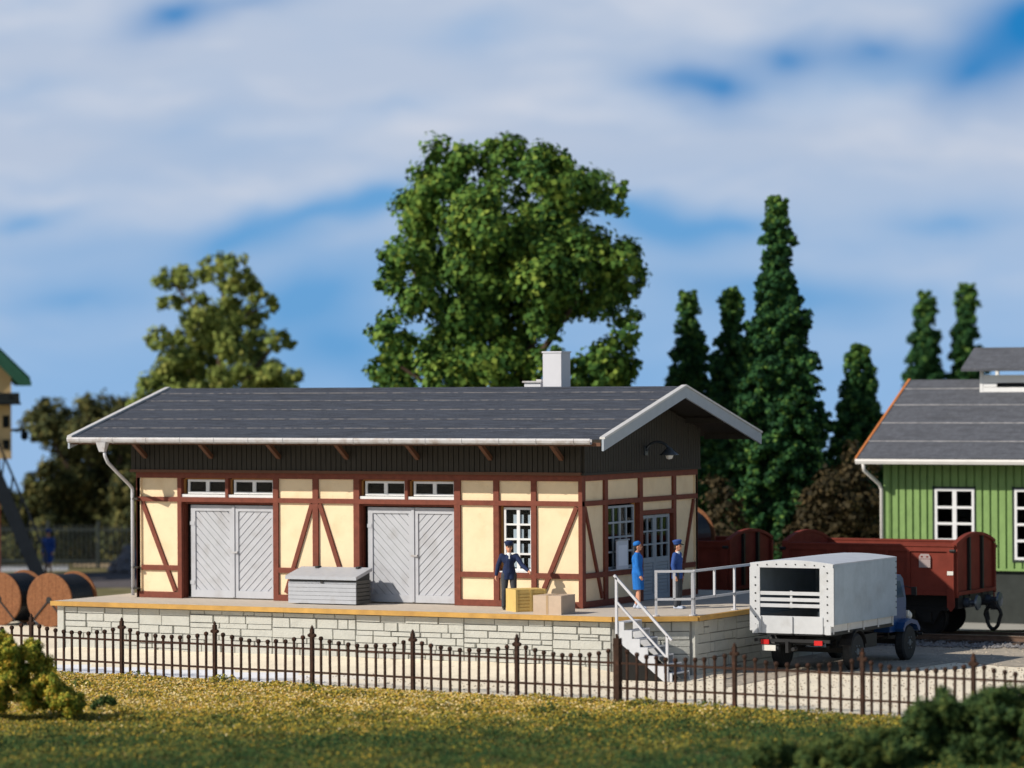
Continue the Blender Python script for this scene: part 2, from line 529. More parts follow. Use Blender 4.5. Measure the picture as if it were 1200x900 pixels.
def sheet(name, pts, z, m, label, sub=0, amp=0.0):
    bm = new()
    bm.faces.new([bm.verts.new((x, y, z)) for x, y in pts])
    bmesh.ops.triangulate(bm, faces=bm.faces[:])
    o = obj(name, bm, m)
    if o.data.polygons[0].normal.z < 0: o.data.flip_normals()
    return tag(o, label, None, None, 'structure')


sheet('path', [(-14, -4.5), (8.5, -4.6), (12.4, -8.95), (-1, FY(-1) + .1), (-14, FY(-14) + .1)], .006,
      mat('path_concrete', (.86, .87, .91), .85, .05, 1.5, .2, 20, dirt=((.80, .75, .68), .8, .5, .75, .6)), 'bright pale path inside the fence')
sheet('track_bed', [(-40, 9.9), (36, 9.9), (36, 14.8), (-40, 14.8)], .008,
      mat('ballast_bed', (.15, .13, .12), .95, .35, 7, .8, 25, speck=((.32, .30, .28), 18, .58, .68, .7)), 'dark ballast under the track')
sheet('concrete_apron', [(8, 14.8), (36, 14.8), (36, 20.2), (8, 20.2)], .010,
      mat('apron_concrete', (.36, .345, .31), .9, .08, 1.4), 'pale concrete strip beside the track')
sheet('verge', [(-60, 15.0), (7.5, 15.0), (7.5, 60), (-60, 60)], .012,
      mat('verge_grass', (.15, .13, .05), .95, .3, 1.0, .8, 20, dirt=((.30, .24, .15), .5, .5, .7, .6)), 'rough grass beyond the track')
sheet('lawn', [(-30, FY(-30) + .1), (0, FY(0) + .1), (15, FY(15) + .1), (40, FY(40) + .1), (62, -32), (30, -50), (-30, -42)], .014,
      mat('lawn_turf', (.16, .13, .035), .95, .35, 4, .8, 25, dirt=((.05, .07, .025), .55, .47, .66, .7)), 'patchy lawn in front of the fence')

def gpt(u, v, z=0.0):
    q = F0 + RX * ((u - 600) / FPX) - UX * ((v - 450) / FPX)
    k = (z - CAM[2]) / q.z
    return CAM[0] + q.x * k, CAM[1] + q.y * k


sheet('gravel_lot', [gpt(850, 740), gpt(1290, 738), gpt(1290, 778), gpt(1190, 782), gpt(1120, 776), gpt(1040, 788), gpt(960, 786), gpt(850, 806)], .010,
      mat('gravel_lot_grey', (.40, .345, .275), .95, .22, 2.2, .7, 22, speck=((.10, .085, .07), 9, .60, .68, .7), dirt=((.27, .24, .20), .6, .48, .7, .6)), 'grey brown gravel round the truck')
pm = MATS['path_concrete'].node_tree
_b = pm.nodes['Principled BSDF']; _src = _b.inputs['Base Color'].links[0].from_socket
_tc = pm.nodes.new('ShaderNodeTexCoord'); _sx = pm.nodes.new('ShaderNodeSeparateXYZ'); pm.links.new(_tc.outputs['Object'], _sx.inputs[0])
_nz = pm.nodes.new('ShaderNodeTexNoise'); _nz.inputs['Scale'].default_value = 1.1; pm.links.new(_tc.outputs['Object'], _nz.inputs['Vector'])
_ma = pm.nodes.new('ShaderNodeMath'); _ma.operation = 'MULTIPLY_ADD'; pm.links.new(_nz.outputs['Fac'], _ma.inputs[0]); _ma.inputs[1].default_value = 6.0; pm.links.new(_sx.outputs[0], _ma.inputs[2])
_mr = pm.nodes.new('ShaderNodeMapRange'); _mr.inputs[1].default_value = 6.5; _mr.inputs[2].default_value = 11.0; pm.links.new(_ma.outputs[0], _mr.inputs[0])
_mx = pm.nodes.new('ShaderNodeMix'); _mx.data_type = 'RGBA'; pm.links.new(_mr.outputs[0], _mx.inputs[0]); pm.links.new(_src, _mx.inputs[6]); _mx.inputs[7].default_value = (.84, .74, .57, 1)
pm.links.new(_mx.outputs[2], _b.inputs['Base Color'])
sheet('siding_bed', [gpt(-80, 691), gpt(175, 689), gpt(175, 671), gpt(-80, 674)], .020, mat('siding_ballast', (.10, .085, .085), .95, .3, 3, .6, 20), 'brown ballast strip beyond the cable drums')
sheet('sand_strip', [gpt(85, 664), gpt(175, 667), gpt(175, 660), gpt(85, 655)], .020, mat('sand_pale', (.55, .42, .27), .95, .2, .6), 'pale sand patch by the railing fence')
sheet('footpath', [gpt(-80, 672), gpt(80, 669), gpt(80, 663), gpt(-80, 664)], .022, mat('footpath_grey', (.40, .41, .43), .95, .1, .6), 'pale footpath at the foot of the iron stair')

# ballast stones along the track: loose, nobody could count them
rng = np.random.default_rng(5)


def quads_mesh(name, cen, nrm, size, tone, m, aspect=1.0, spin=None, bend=0.0):
    """many small four-cornered leaves: centres, normals, sizes -> one mesh with a face attribute 'tone'"""
    n = len(cen)
    nrm = nrm / (np.linalg.norm(nrm, axis=1, keepdims=True) + 1e-9)
    r = rng.normal(size=(n, 3)) if spin is None else spin
    t = np.cross(nrm, r); t /= (np.linalg.norm(t, axis=1, keepdims=True) + 1e-9)
    b = np.cross(nrm, t)
    s = np.asarray(size).reshape(-1, 1)
    V = np.empty((n, 4, 3))
    V[:, 0] = cen - t * s * aspect; V[:, 1] = cen - b * s + nrm * s * bend; V[:, 2] = cen + t * s * aspect; V[:, 3] = cen + b * s + nrm * s * bend
    me = bpy.data.meshes.new(name)
    me.vertices.add(n * 4); me.vertices.foreach_set('co', V.reshape(-1))
    me.loops.add(n * 4); me.loops.foreach_set('vertex_index', np.arange(n * 4, dtype=np.int32))
    me.polygons.add(n); me.polygons.foreach_set('loop_start', np.arange(0, n * 4, 4, dtype=np.int32))
    me.update(calc_edges=True)
    a = me.attributes.new('tone', 'FLOAT', 'FACE'); a.data.foreach_set('value', np.clip(tone, 0, 1).astype(np.float32))
    me.materials.append(m)
    return me


def stones(name, n, xr, yr, zc, smin, smax, m, label, filt=None):
    V = []; Fc = []
    for _ in range(n):
        x, y = random.uniform(*xr), random.uniform(*yr)
        if filt and not filt(x, y): continue
        s = random.uniform(smin, smax); b = len(V)
        for dx, dy, dz in ((1, 0, 0), (0, 1, 0), (-1, 0, 0), (0, -1, 0), (0, 0, 1), (0, 0, -.6)):
            V.append((x + dx * s * random.uniform(.6, 1.2), y + dy * s * random.uniform(.6, 1.2), zc + .3 * s + dz * s * random.uniform(.5, 1)))
        for f in ((0, 1, 4), (1, 2, 4), (2, 3, 4), (3, 0, 4), (1, 0, 5), (2, 1, 5), (3, 2, 5), (0, 3, 5)): Fc.append(tuple(b + i for i in f))
    me = bpy.data.meshes.new(name); me.from_pydata(V, [], Fc)
    o = link(name, me, None, m); tag(o, label, None, None, 'stuff')
    return o


random.seed(3)
stones('ballast', 5200, (6, 24), (9.9, 14.8), .02, .035, .085, mat('ballast_stone', (.20, .19, .19), .9, .5, 9), 'loose grey ballast between the rails')
stones('gravel', 5200, (5, 30), (-9, 11), .0, .015, .04, mat('gravel_stone', (.45, .38, .30), .95, .35, 5), 'small stones scattered on the yard',
       lambda x, y: y > FY(x) + .2 and not (x < 14.3 and -3 < y < 9))


# ================================================================== RAILWAY TRACK
def track():
    t = thing('railway_track', (10, 12.5, 0), 'rusty railway track running behind the goods shed under both wagons', 'track')
    for Y in (11.75, 13.25):
        bm = new()
        pr = [(-.06, .16), (.06, .16), (.06, .18), (.012, .195), (.012, .265), (.035, .275), (.035, .31), (-.035, .31), (-.035, .275), (-.012, .265), (-.012, .195), (-.06, .18)]
        prism(bm, [(-40, Y + a, b - .06) for a, b in pr], (76, 0, 0))
        r = obj('rail', bm, M['rail'], t)
        bm = new(); box(bm, (-40, Y - .03, .2505), (36, Y + .03, .256)); obj('rail_head', bm, M['railtop'], r)
    bm = new()
    x = -39.5
    while x < 36:
        box(bm, (x, 11.2, .0), (x + .24, 13.8, .10)); x += .65
    o = obj('sleepers', bm, M['sleeper'], t); o['kind'] = 'stuff'


track()

# ================================================================== LOADING PLATFORM
OUT = [(-4.95, -2.32), (12.2, -2.66), (14.02, -1.55), (13.98, 9.2), (-4.95, 9.2)]


def offset_edge(a, b, d):
    a, b = Vector((*a, 0)), Vector((*b, 0)); t = (b - a).normalized(); n = Vector((t.y, -t.x, 0))
    return a + n * d, b + n * d, t, n


def platform():
    th = thing('loading_platform', (4.5, 3.4, 0), 'long loading platform of pale stone blocks with ochre timber edge under the goods shed', 'platform')
    ins = [(-4.82, -2.14), (12.13, -2.48), (13.82, -1.45), (13.8, 9.0), (-4.82, 9.0)]
    bm = new(); prism(bm, [(x, y, -.3) for x, y in ins], (0, 0, PZ - .13 + .3)); obj('wall_core', bm, M['joint'], th)
    bm = new(); prism(bm, [(x, y, PZ - .125) for x, y in [(-4.9, -2.26), (12.17, -2.6), (13.96, -1.51), (13.93, 9.1), (-4.9, 9.1)]], (0, 0, .125)); obj('deck', bm, M['deck'], th)
    random.seed(11)
    for k in range(3):
        a, b = OUT[k], OUT[k + 1]
        A, B, t, n = offset_edge(a, b, .06)
        bm = new()
        prism(bm, [A + Vector((0, 0, PZ - .125)), A + Vector((0, 0, PZ - .004)), A - n * .14 + Vector((0, 0, PZ - .004)), A - n * .14 + Vector((0, 0, PZ - .125))], B - A)
        obj('edge_beam', bm, M['edge'], th, bevel=.012)
        # stone courses
        A, B, t, n = offset_edge(ins[k], ins[k + 1], .0)
        Ln = (B - A).length
        bm = new()
        start = .22 if k != 1 else .03
        while start < Ln - .1:
            stop = min(Ln - .05, start + random.uniform(1.6, 3.4))
            if Ln - stop < .9: stop = Ln - .05
            z = -.05
            while z < PZ - .18:
                h = random.choice((.13, .16, .19, .22, .27))
                if z + h > PZ - .24: h = PZ - .15 - z
                u = start
                while u < stop - .01:
                    w = random.uniform(.28, 1.0)
                    if u + w > stop - .22: w = stop - u
                    parts = [(z, h)] if random.random() > .14 or w > .6 else [(z, h * .5), (z + h * .5, h * .5)]
                    for zz, hh in parts:
                        g = random.choice((.004, .006, .008, .013)); pr = random.uniform(.026, .062); dz = random.uniform(-.008, .006)
                        p = A + t * (u + g)
                        q = [p + Vector((0, 0, zz + g)), p + Vector((0, 0, zz + hh - g + dz)), p + t * (w - 2 * g) + Vector((0, 0, zz + hh - g + dz)), p + t * (w - 2 * g) + Vector((0, 0, zz + g))]
                        a4 = [bm.verts.new(v) for v in q]
                        c = sum(q, Vector()) / 4
                        i4 = [bm.verts.new(v + (c - v).normalized() * random.uniform(.010, .022) + n * pr) for v in q]
                        bm.faces.new(i4)
                        for i in range(4): bm.faces.new((a4[i], a4[(i + 1) % 4], i4[(i + 1) % 4], i4[i]))
                    u += w
                z += h
            start = stop
        obj('stone_facing', bm, M['stone'] if k != 9 else None, th)
        if k != 1:
            # corner pilaster
            bm = new()
            prism(bm, [A + n * .085 + Vector((0, 0, -.1)), A + t * .2 + n * .085 + Vector((0, 0, -.1)), A + t * .2 - n * .05 + Vector((0, 0, -.1)), A - n * .05 + Vector((0, 0, -.1))], (0, 0, PZ - .04))
            obj('corner_pier', bm, M['stone'], th, bevel=.01)


platform()


# ================================================================== GOODS SHED
SX0, SX1, SD = -3.70, 10.04, 7.15
FR = Wall((0, 0, 0), (1, 0, 0), (0, -1, 0))
GB = Wall((SX1, 0, 0), (0, 1, 0), (1, 0, 0))
LF = Wall((SX0, 0, 0), (0, 1, 0), (-1, 0, 0))
BK = Wall((0, SD, 0), (1, 0, 0), (0, 1, 0))
EY0, EY1, EX0, EX1 = -1.37, 8.52, -4.95, 11.30
ZE, ZR, YR = 5.90, 7.20, 3.575
shed = thing('goods_shed', (3.2, 3.5, PZ), 'long half timbered goods shed with cream panels, grey double doors and low dark roof', 'shed')
Z0, ZM0, ZM1, ZU0, ZU1, ZT0, ZT1 = 1.505, 2.26, 2.40, 4.15, 4.28, 4.80, 4.95


def beams(W, name, rects, d0=-.14, d1=0.0):
    for (u0, u1, z0, z1) in rects:
        bm = new(); W.box(bm, u0, u1, d0, d1, z0, z1); obj(name, bm, M['timber'], shed, bevel=.008)


def braces(W, lst, w=.13):
    for (ua, za, ub, zb) in lst:
        bm = new(); beam(bm, W.p(ua, -.075, za), W.p(ub, -.075, zb), w, .142, W.n); obj('brace', bm, M['timber'], shed)


def infill(W, rects):
    for (u0, u1, z0, z1) in rects:
        bm = new(); W.box(bm, u0 - .02, u1 + .02, -.16, -.062, z0 - .02, z1 + .02); obj('plaster_panel', bm, M['plaster'], shed)


# front: posts, rails, panels
POST = [(-3.70, -3.58), (-2.37, -2.24), (.69, .85), (1.93, 2.10), (3.20, 3.38), (6.26, 6.44), (7.43, 7.59), (8.54, 8.69), (9.925, 10.04)]
beams(FR, 'post', [(a, b, Z0, ZT0) for a, b in POST])
beams(FR, 'post', [(-.83, -.74, ZU1, ZT0), (4.77, 4.86, ZU1, ZT0)], d1=-.004)
beams(FR, 'top_plate', [(SX0, SX1, ZT0, ZT1)], d1=.003)
beams(FR, 'upper_rail', [(SX0, SX1, ZU0, ZU1)], d0=-.138, d1=.004)
BAY = [(-3.58, -2.37), (.85, 1.93), (2.10, 3.20), (6.44, 7.43), (8.69, 9.925)]
beams(FR, 'middle_rail', [(a, b, ZM0, ZM1) for a, b in BAY] + [(7.59, 8.54, ZM0, ZM1)], d1=-.003)
beams(FR, 'ground_sill', [(a - .05, b + .05, Z0, 1.67) for a, b in BAY] + [(7.5, 8.6, Z0, 1.67)], d1=.002)
infill(FR, [(a, b, ZM1, ZU0) for a, b in BAY] + [(a, b, 1.67, ZM0) for a, b in BAY] + [(7.59, 8.54, 1.67, ZM0)] + [(a, b, ZU1, ZT0) for a, b in BAY] + [(7.59, 8.54, ZU1, ZT0)])
braces(FR, [(-3.52, 4.13, -2.46, 1.69), (1.90, 4.13, 1.08, 1.72), (2.14, 4.13, 3.0, 1.72), (9.86, 4.13, 8.78, 1.72)], .12)
# gable side
GP = [(0.142, .20), (1.33, 1.53), (3.45, 3.66), (5.58, 5.77), (7.02, 7.15)]
beams(GB, 'post', [(a, b, Z0, ZT0) for a, b in GP])
beams(GB, 'top_plate', [(.142, SD, ZT0, ZT1)], d1=.003)
beams(GB, 'upper_rail', [(.142, SD, ZU0, ZU1)], d1=.004)
beams(GB, 'middle_rail', [(.2, 1.33, ZM0, ZM1), (1.53, 3.45, ZM0, ZM1), (5.77, 7.02, ZM0, ZM1)], d1=-.003)
beams(GB, 'ground_sill', [(.142, 3.6, Z0, 1.67), (5.6, 7.1, Z0, 1.67)], d1=.002)
beams(GB, 'door_lintel', [(3.66, 5.58, 3.80, 3.92)], d1=-.002)
infill(GB, [(.2, 1.33, ZU1, ZT0), (1.53, 3.45, ZU1, ZT0), (3.66, 5.58, ZU1, ZT0), (5.77, 7.02, ZU1, ZT0), (3.66, 5.58, 3.92, ZU0),
            (.2, 1.33, ZM1, ZU0), (.2, 1.33, 1.67, ZM0), (1.53, 3.45, 1.67, ZM0), (5.77, 7.02, ZM1, ZU0), (5.77, 7.02, 1.67, ZM0)])
braces(GB, [(.22, 4.12, 1.22, 1.72), (6.95, 4.12, 6.05, 1.72)], .10)
# the two walls turned away from the camera, closed with plaster
for W, u0, u1 in ((LF, .0, SD), (BK, SX0, SX1)):
    bm = new(); W.box(bm, u0, u1, -.14, -.02, Z0, ZT1); obj('plain_wall', bm, M['plaster'], shed)
    bm = new(); W.box(bm, u0, u1, -.02, .012, ZU0, ZU1); obj('upper_rail', bm, M['timber'], shed)
bm = new(); LF.box(bm, -.001, .14, -.02, .01, Z0, ZT1); obj('post', bm, M['timber'], shed)
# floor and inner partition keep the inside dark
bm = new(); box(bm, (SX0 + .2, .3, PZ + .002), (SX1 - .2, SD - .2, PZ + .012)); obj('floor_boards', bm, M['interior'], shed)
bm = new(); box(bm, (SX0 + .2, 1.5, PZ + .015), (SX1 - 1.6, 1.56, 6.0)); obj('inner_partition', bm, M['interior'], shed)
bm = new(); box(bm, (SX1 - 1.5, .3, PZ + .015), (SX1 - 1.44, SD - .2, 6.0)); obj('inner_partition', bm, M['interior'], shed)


def boarding(W, u0, u1, zlo, top, d0, d1, pitch, gap, name, m, parent, zfun=None):
    """vertical boards with shadow gaps, on a backing board"""
    bm = new()
    n = max(1, round((u1 - u0) / pitch)); w = (u1 - u0) / n
    for i in range(n):
        a, b = u0 + i * w + gap / 2, u0 + (i + 1) * w - gap / 2
        za, zb = top(a), top(b)
        pts = [(a, zlo), (b, zlo), (b, zb)] + ([(YR, top(YR))] if zfun and a < YR < b else []) + [(a, za)]
        W.poly(bm, pts, d0 + .02, d1)
    a, b = u0, u1
    pts = [(a, zlo + .01), (b, zlo + .01), (b, top(b) - .01)] + ([(YR, top(YR) - .01)] if zfun else []) + [(a, top(a) - .01)]
    W.poly(bm, pts, d0, d0 + .022)
    return obj(name, bm, m, parent)


roofz = lambda y: ZE + (ZR - ZE) * (y - EY0) / (YR - EY0) if y <= YR else ZE + (ZR - ZE) * (EY1 - y) / (EY1 - YR)
boarding(FR, SX0 - .12, SX1, 5.0, lambda u: roofz(-.0) - .17, -.05, .085, .155, .022, 'eave_boarding', M['frieze'], shed)
bm = new(); FR.box(bm, SX0 - .14, SX1, -.05, .115, 4.952, 5.03); obj('boarding_trim', bm, M['strut'], shed)
boarding(GB, 0.0, SD + .05, 5.0, lambda u: roofz(u) - .17, -.05, .07, .155, .022, 'gable_boarding', M['frieze'], shed, True)
bm = new(); GB.box(bm, -.05, SD + .05, -.05, .085, 4.953, 5.012); obj('boarding_trim', bm, M['frieze'], shed)
boarding(LF, 0.0, SD, 5.0, lambda u: roofz(u) - .17, -.05, .07, .155, .022, 'gable_boarding', M['frieze'], shed, True)
# struts under the eave
for x in (-3.33, -1.2, .95, 3.07, 5.23, 7.41, 9.50):
    bm = new(); beam(bm, (x, -.85, 5.88), (x, -.09, 5.38), .11, .11, (1, 0, 0)); beam(bm, (x, -1.25, 5.80), (x, -.10, 6.10), .10, .10, (1, 0, 0)); obj('eave_strut', bm, M['strut'], shed)
# purlin ends under the gable overhang
for y, z in ((-.95, 5.83), (3.575, 6.98), (8.1, 5.83), (6.3, 6.3), (.9, 6.3)):
    bm = new(); box(bm, (SX1 - .2, y - .07, z - .07), (EX1 - .06, y + .07, z + .07)); obj('purlin', bm, M['frieze'], shed)


# roof: overlapping felt bands on both slopes
def roof_slope(th, x0, x1, yE, zE, yR, zR, nb, m, ms, band0=None, thick=.07):
    yv = Vector((0, yR - yE, zR - zE)); Ls = yv.length; t = yv.normalized(); n = Vector((0, -t.z, t.y)) if yR > yE else Vector((0, t.z, -t.y))
    n = n if n.z > 0 else -n
    E = Vector((0, yE, zE))
    bm = new()
    prism(bm, [Vector((x0, 0, 0)) + E, Vector((x0, 0, 0)) + E + yv, Vector((x0, 0, 0)) + E + yv - n * thick, Vector((x0, 0, 0)) + E - n * thick], (x1 - x0, 0, 0))
    o = obj('roof_deck', bm, M['frieze'], th)
    fr = band0 or [i / nb for i in range(nb + 1)]
    for i in range(len(fr) - 1):
        a, b = fr[i] * Ls, fr[i + 1] * Ls + (.12 if i < len(fr) - 2 else 0)
        bm = new()
        P = lambda u, h: Vector((x0 - .02, 0, 0)) + E + t * u + n * h
        prism(bm, [P(a, .034), P(a, .004), P(b, .004), P(b, .010 + (.012 if i < len(fr) - 2 else .02))], (x1 - x0 + .04, 0, 0))
        r = obj('roof_band', bm, m, th)
        if i > 0:
            bm = new()
            prism(bm, [P(a - .010, .010), P(a - .010, .037), P(a + .022, .039), P(a + .022, .012)], (x1 - x0 + .04, 0, 0))
            obj('band_lip', bm, ms, r)
    return t, n


bands = [0, .19, .37, .56, .745, .90, 1.0]
roof_slope(shed, EX0, EX1 - .03, EY0, ZE, YR, ZR, 5, M['roof'], M['seam'], bands)
roof_slope(shed, EX0, EX1 - .03, EY1, ZE, YR, ZR, 5, M['roof'], M['seam'], bands)
bm = new(); prism(bm, [(EX0 - .02, YR - .16, ZR - .005), (EX0 - .02, YR, ZR + .05), (EX0 - .02, YR + .16, ZR - .005)], (EX1 - EX0 + .01, 0, 0)); obj('ridge_cap', bm, M['roof'], shed)
# bargeboards on both gables
for xg, s in ((EX1, 1), (EX0, -1)):
    for (ya, yb) in ((EY0 - .03, YR), (EY1 + .03, YR)):
        za, zb = roofz(EY0) - .008, ZR + .035
        bm = new()
        prism(bm, [(xg, ya, za + .03), (xg, yb, zb + .0), (xg, yb, zb - .29), (xg, ya, za - .27)], (s * .06, 0, 0))
        o = obj('bargeboard', bm, M['barge'], shed)
        bm = new()
        prism(bm, [(xg - s * .06, ya, za + .032), (xg - s * .06, yb, zb + .002), (xg - s * .06, yb, zb + .055), (xg - s * .06, ya, za + .085)], (s * .15, 0, 0))
        obj('capping', bm, M['bargecap'], o)
# fascia and gutter along the front eave
bm = new()
gut = [(-.075, .07), (-.09, .02), (-.075, -.045), (-.03, -.085), (.03, -.085), (.06, -.045), (.06, .06), (.045, .06), (.045, -.04), (.02, -.07), (-.02, -.07), (-.06, -.04), (-.075, .02), (-.06, .07)]
prism(bm, [(EX0 - .03, EY0 - .05 + a, ZE - .035 + b) for a, b in gut], (EX1 - EX0 - .26, 0, 0))
g = obj('gutter', bm, M['gutter'], shed)
for i in range(15):
    x = EX0 + .35 + i * 1.08
    bm = new(); prism(bm, [(x, EY0 - .055 + a * 1.06, ZE - .037 + b * 1.07) for a, b in gut[:7]] , (.03, 0, 0)); obj('gutter_clip', bm, M['gutter'], g)
bm = new(); box(bm, (EX0, EY0 + .02, ZE - .16), (EX1 - .06, EY0 + .05, ZE - .02)); obj('fascia', bm, M['strut'], shed)
# downpipe with hopper
bm = new()
prism(bm, [(-3.99, EY0 - .18, ZE - .10), (-3.69, EY0 - .18, ZE - .10), (-3.69, EY0 + .02, ZE - .10), (-3.99, EY0 + .02, ZE - .10)], (0, 0, -.02))
vs = [(-3.99, EY0 - .18), (-3.69, EY0 - .18), (-3.69, EY0 + .02), (-3.99, EY0 + .02)]
a4 = [bm.verts.new((x, y, ZE - .12)) for x, y in vs]; b4 = [bm.verts.new((-3.84 + (x + 3.84) * .55, EY0 - .08 + (y - EY0 + .08) * .55, ZE - .36)) for x, y in vs]
for i in range(4): bm.faces.new((a4[i], a4[(i + 1) % 4], b4[(i + 1) % 4], b4[i]))
bm.faces.new(b4); bm.faces.new(a4)
dp = obj('rain_hopper', bm, M['gutter'], shed)
bm = new(); tube(bm, [(-3.80, EY0 - .06, ZE - .34), (-3.78, EY0 - .05, 5.42), (-3.76, EY0 + .06, 5.24), (-3.76, -.75, 4.90), (-3.76, -.24, 4.60), (-3.76, -.11, 4.50), (-3.76, -.11, 4.36), (-3.76, -.11, 1.56)], .048, 8); obj('downpipe', bm, M['pipe'], shed, True)
for z in (1.75, 2.33, 4.22):
    bm = new(); box(bm, (-3.80, -.15, z - .025), (-3.58, -.001, z + .025)); obj('pipe_bracket', bm, M['frieze'], shed)


def chim():
    bm = new(); box(bm, (6.72, 4.30, 6.5), (7.28, 4.86, 8.17)); c = obj('chimney', bm, M['chimney'], shed, bevel=.01)
    bm = new(); box(bm, (6.70, 4.28, 8.172), (7.30, 4.88, 8.215)); obj('chimney_cap', bm, M['chimney'], c)
    bm = new(); box(bm, (6.86, 4.44, 8.217), (7.14, 4.72, 8.222)); obj('flue', bm, M['interior'], c)
    bm = new(); box(bm, (6.12, 4.35, 6.6), (6.62, 4.75, 7.36)); v = obj('roof_hatch', bm, M['chimney'], shed)
    bm = new(); prism(bm, [(6.08, 4.30, 7.362), (6.66, 4.30, 7.362), (6.66, 4.80, 7.362), (6.08, 4.80, 7.362)], (0, 0, .045)); box(bm, (6.42, 4.48, 7.405), (6.58, 4.62, 7.45)); obj('hatch_lid', bm, M['gutter'], v)


chim()


def plank_panel(W, u0, u1, z0, z1, d, slope, m, parent, pitch=.165, gap=.022, name='plank_panel'):
    bm = new()
    W.box(bm, u0, u1, d - .035, d - .014, z0, z1)
    s = 1 if slope > 0 else -1
    k = 0
    L2 = math.sqrt(2)
    lo, hi = -s * u1 - 0, -s * u0
    cmin = min(z - s * u for u in (u0, u1) for z in (z0, z1)); cmax = max(z - s * u for u in (u0, u1) for z in (z0, z1))
    st = pitch * L2; c = cmin - st * .4
    while c < cmax:
        poly = [(u0, z0), (u1, z0), (u1, z1), (u0, z1)]
        poly = clip(poly, -s, 1, c + gap * L2 / 2)
        if len(poly) > 2: poly = clip(poly, s, -1, -(c + st - gap * L2 / 2))
        if len(poly) > 2:
            ar = sum(poly[i][0] * poly[(i + 1) % len(poly)][1] - poly[(i + 1) % len(poly)][0] * poly[i][1] for i in range(len(poly)))
            if abs(ar) > 1e-4: W.poly(bm, poly, d - .016, d + .012)
        c += st
    return obj(name, bm, m, parent)


def double_door(W, u0, us, u1, z0, z1, d):
    """two leaves with raised frames and slanting boards"""
    for (a, b, sl) in ((u0, us, -1), (us, u1, 1)):
        bm = new(); f = .14
        W.box(bm, a, a + f, d - .04, d + .045, z0, z1); W.box(bm, b - f, b, d - .04, d + .045, z0, z1)
        W.box(bm, a + f, b - f, d - .04, d + .045, z0, z0 + .20); W.box(bm, a + f, b - f, d - .04, d + .045, z1 - .16, z1)
        lf = obj('door_leaf', bm, M['door'], shed)
        plank_panel(W, a + f, b - f, z0 + .2, z1 - .16, d, sl, M['door'], lf)
        if sl == -1:
            for zz in (z0 + .35, z1 - .55):
                bm = new(); W.box(bm, a - .02, a + .12, d + .045, d + .06, zz, zz + .10); obj('hinge', bm, M['door'], lf)
        else:
            bm = new(); W.box(bm, a - .06, a + .13, d + .06, d + .09, z0 + 1.22, z0 + 1.27); W.box(bm, a + .08, a + .13, d + .04, d + .062, z0 + 1.21, z0 + 1.28); obj('handle', bm, M['gutter'], lf)
    bm = new(); W.box(bm, us - .045, us + .035, d + .045, d + .075, z0 + .02, z1 - .01); obj('meeting_strip', bm, M['door'], shed)
    bm = new(); W.box(bm, u0 - .25, u1 + .05, d - .3, d - .05, PZ + .004, z0 + .005); obj('threshold', bm, M['deck'], shed)


double_door(FR, -2.06, -.68, .66, 1.535, 4.06, -.25)
double_door(FR, 3.53, 4.92, 6.24, 1.535, 4.06, -.25)
# jambs and heads of the door openings
for a, b in ((-2.24, .69), (3.38, 6.26)):
    bm = new(); FR.box(bm, a, a + .03, -.30, -.142, Z0, ZU0); obj('door_jamb', bm, M['timber'], shed)
    bm = new(); FR.box(bm, b - .03, b, -.30, -.142, Z0, ZU0); obj('door_jamb', bm, M['timber'], shed)
    bm = new(); FR.box(bm, a, b, -.32, -.14, ZU0 - .06, ZU0 + .05); obj('door_head', bm, M['timber'], shed)
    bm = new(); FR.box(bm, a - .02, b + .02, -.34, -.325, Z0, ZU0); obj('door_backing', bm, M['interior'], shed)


def window(W, u0, u1, z0, z1, d, nc, nr, fw=.07, bar=.035, name='window', m=None, curtain=None, parent=None, sill=True):
    m = m or M['winframe']
    bm = new()
    W.box(bm, u0, u0 + fw, d - .03, d + .03, z0, z1); W.box(bm, u1 - fw, u1, d - .03, d + .03, z0, z1)
    W.box(bm, u0 + fw, u1 - fw, d - .03, d + .03, z0, z0 + fw); W.box(bm, u0 + fw, u1 - fw, d - .03, d + .03, z1 - fw, z1)
    for i in range(1, nc):
        u = u0 + fw + (u1 - u0 - 2 * fw) * i / nc; w = bar if (nc % 2 or i != nc // 2) else bar * 1.8
        W.box(bm, u - w / 2, u + w / 2, d - .025, d + .024, z0 + fw, z1 - fw)
    for j in range(1, nr):
        z = z0 + fw + (z1 - z0 - 2 * fw) * j / nr
        W.box(bm, u0 + fw, u1 - fw, d - .025, d + .028, z - bar / 2, z + bar / 2)
    o = obj(name, bm, m, parent or shed)
    bm = new(); W.box(bm, u0 + .03, u1 - .03, d - .012, d - .006, z0 + .03, z1 - .03); obj('pane', bm, M['glass'], o)
    if curtain:
        bm = new()
        for (a, b, za, zb) in curtain: W.box(bm, a, b, d - .040, d - .030, za, zb)
        obj('curtain', bm, M['curtain'], o)
    return o


# transom lights
for (a, b) in ((-2.10, -.84), (-.62, .66), (3.50, 4.75), (4.98, 6.24)):
    window(FR, a, b, ZU1 + .09, ZT0 - .04, -.16, 2, 1, .06, .06, 'transom_window')
for (a, b) in ((-2.24, -.83), (-.74, .69), (3.38, 4.77), (4.86, 6.26)):
    bm = new(); FR.box(bm, a, b, -.20, -.03, ZU1 + .002, ZU1 + .075); obj('window_sill', bm, M['winframe'], shed)
    bm = new(); FR.box(bm, a, a + .05, -.22, -.142, ZU1 + .08, ZT0 - .03); obj('window_reveal', bm, mat('reveal_ochre', (.42, .20, .06), .8), shed)
    bm = new(); FR.box(bm, a + .05, b, -.22, -.142, ZT0 - .038, ZT0 + .02); obj('window_head', bm, mat('reveal_ochre', (.42, .20, .06), .8), shed)
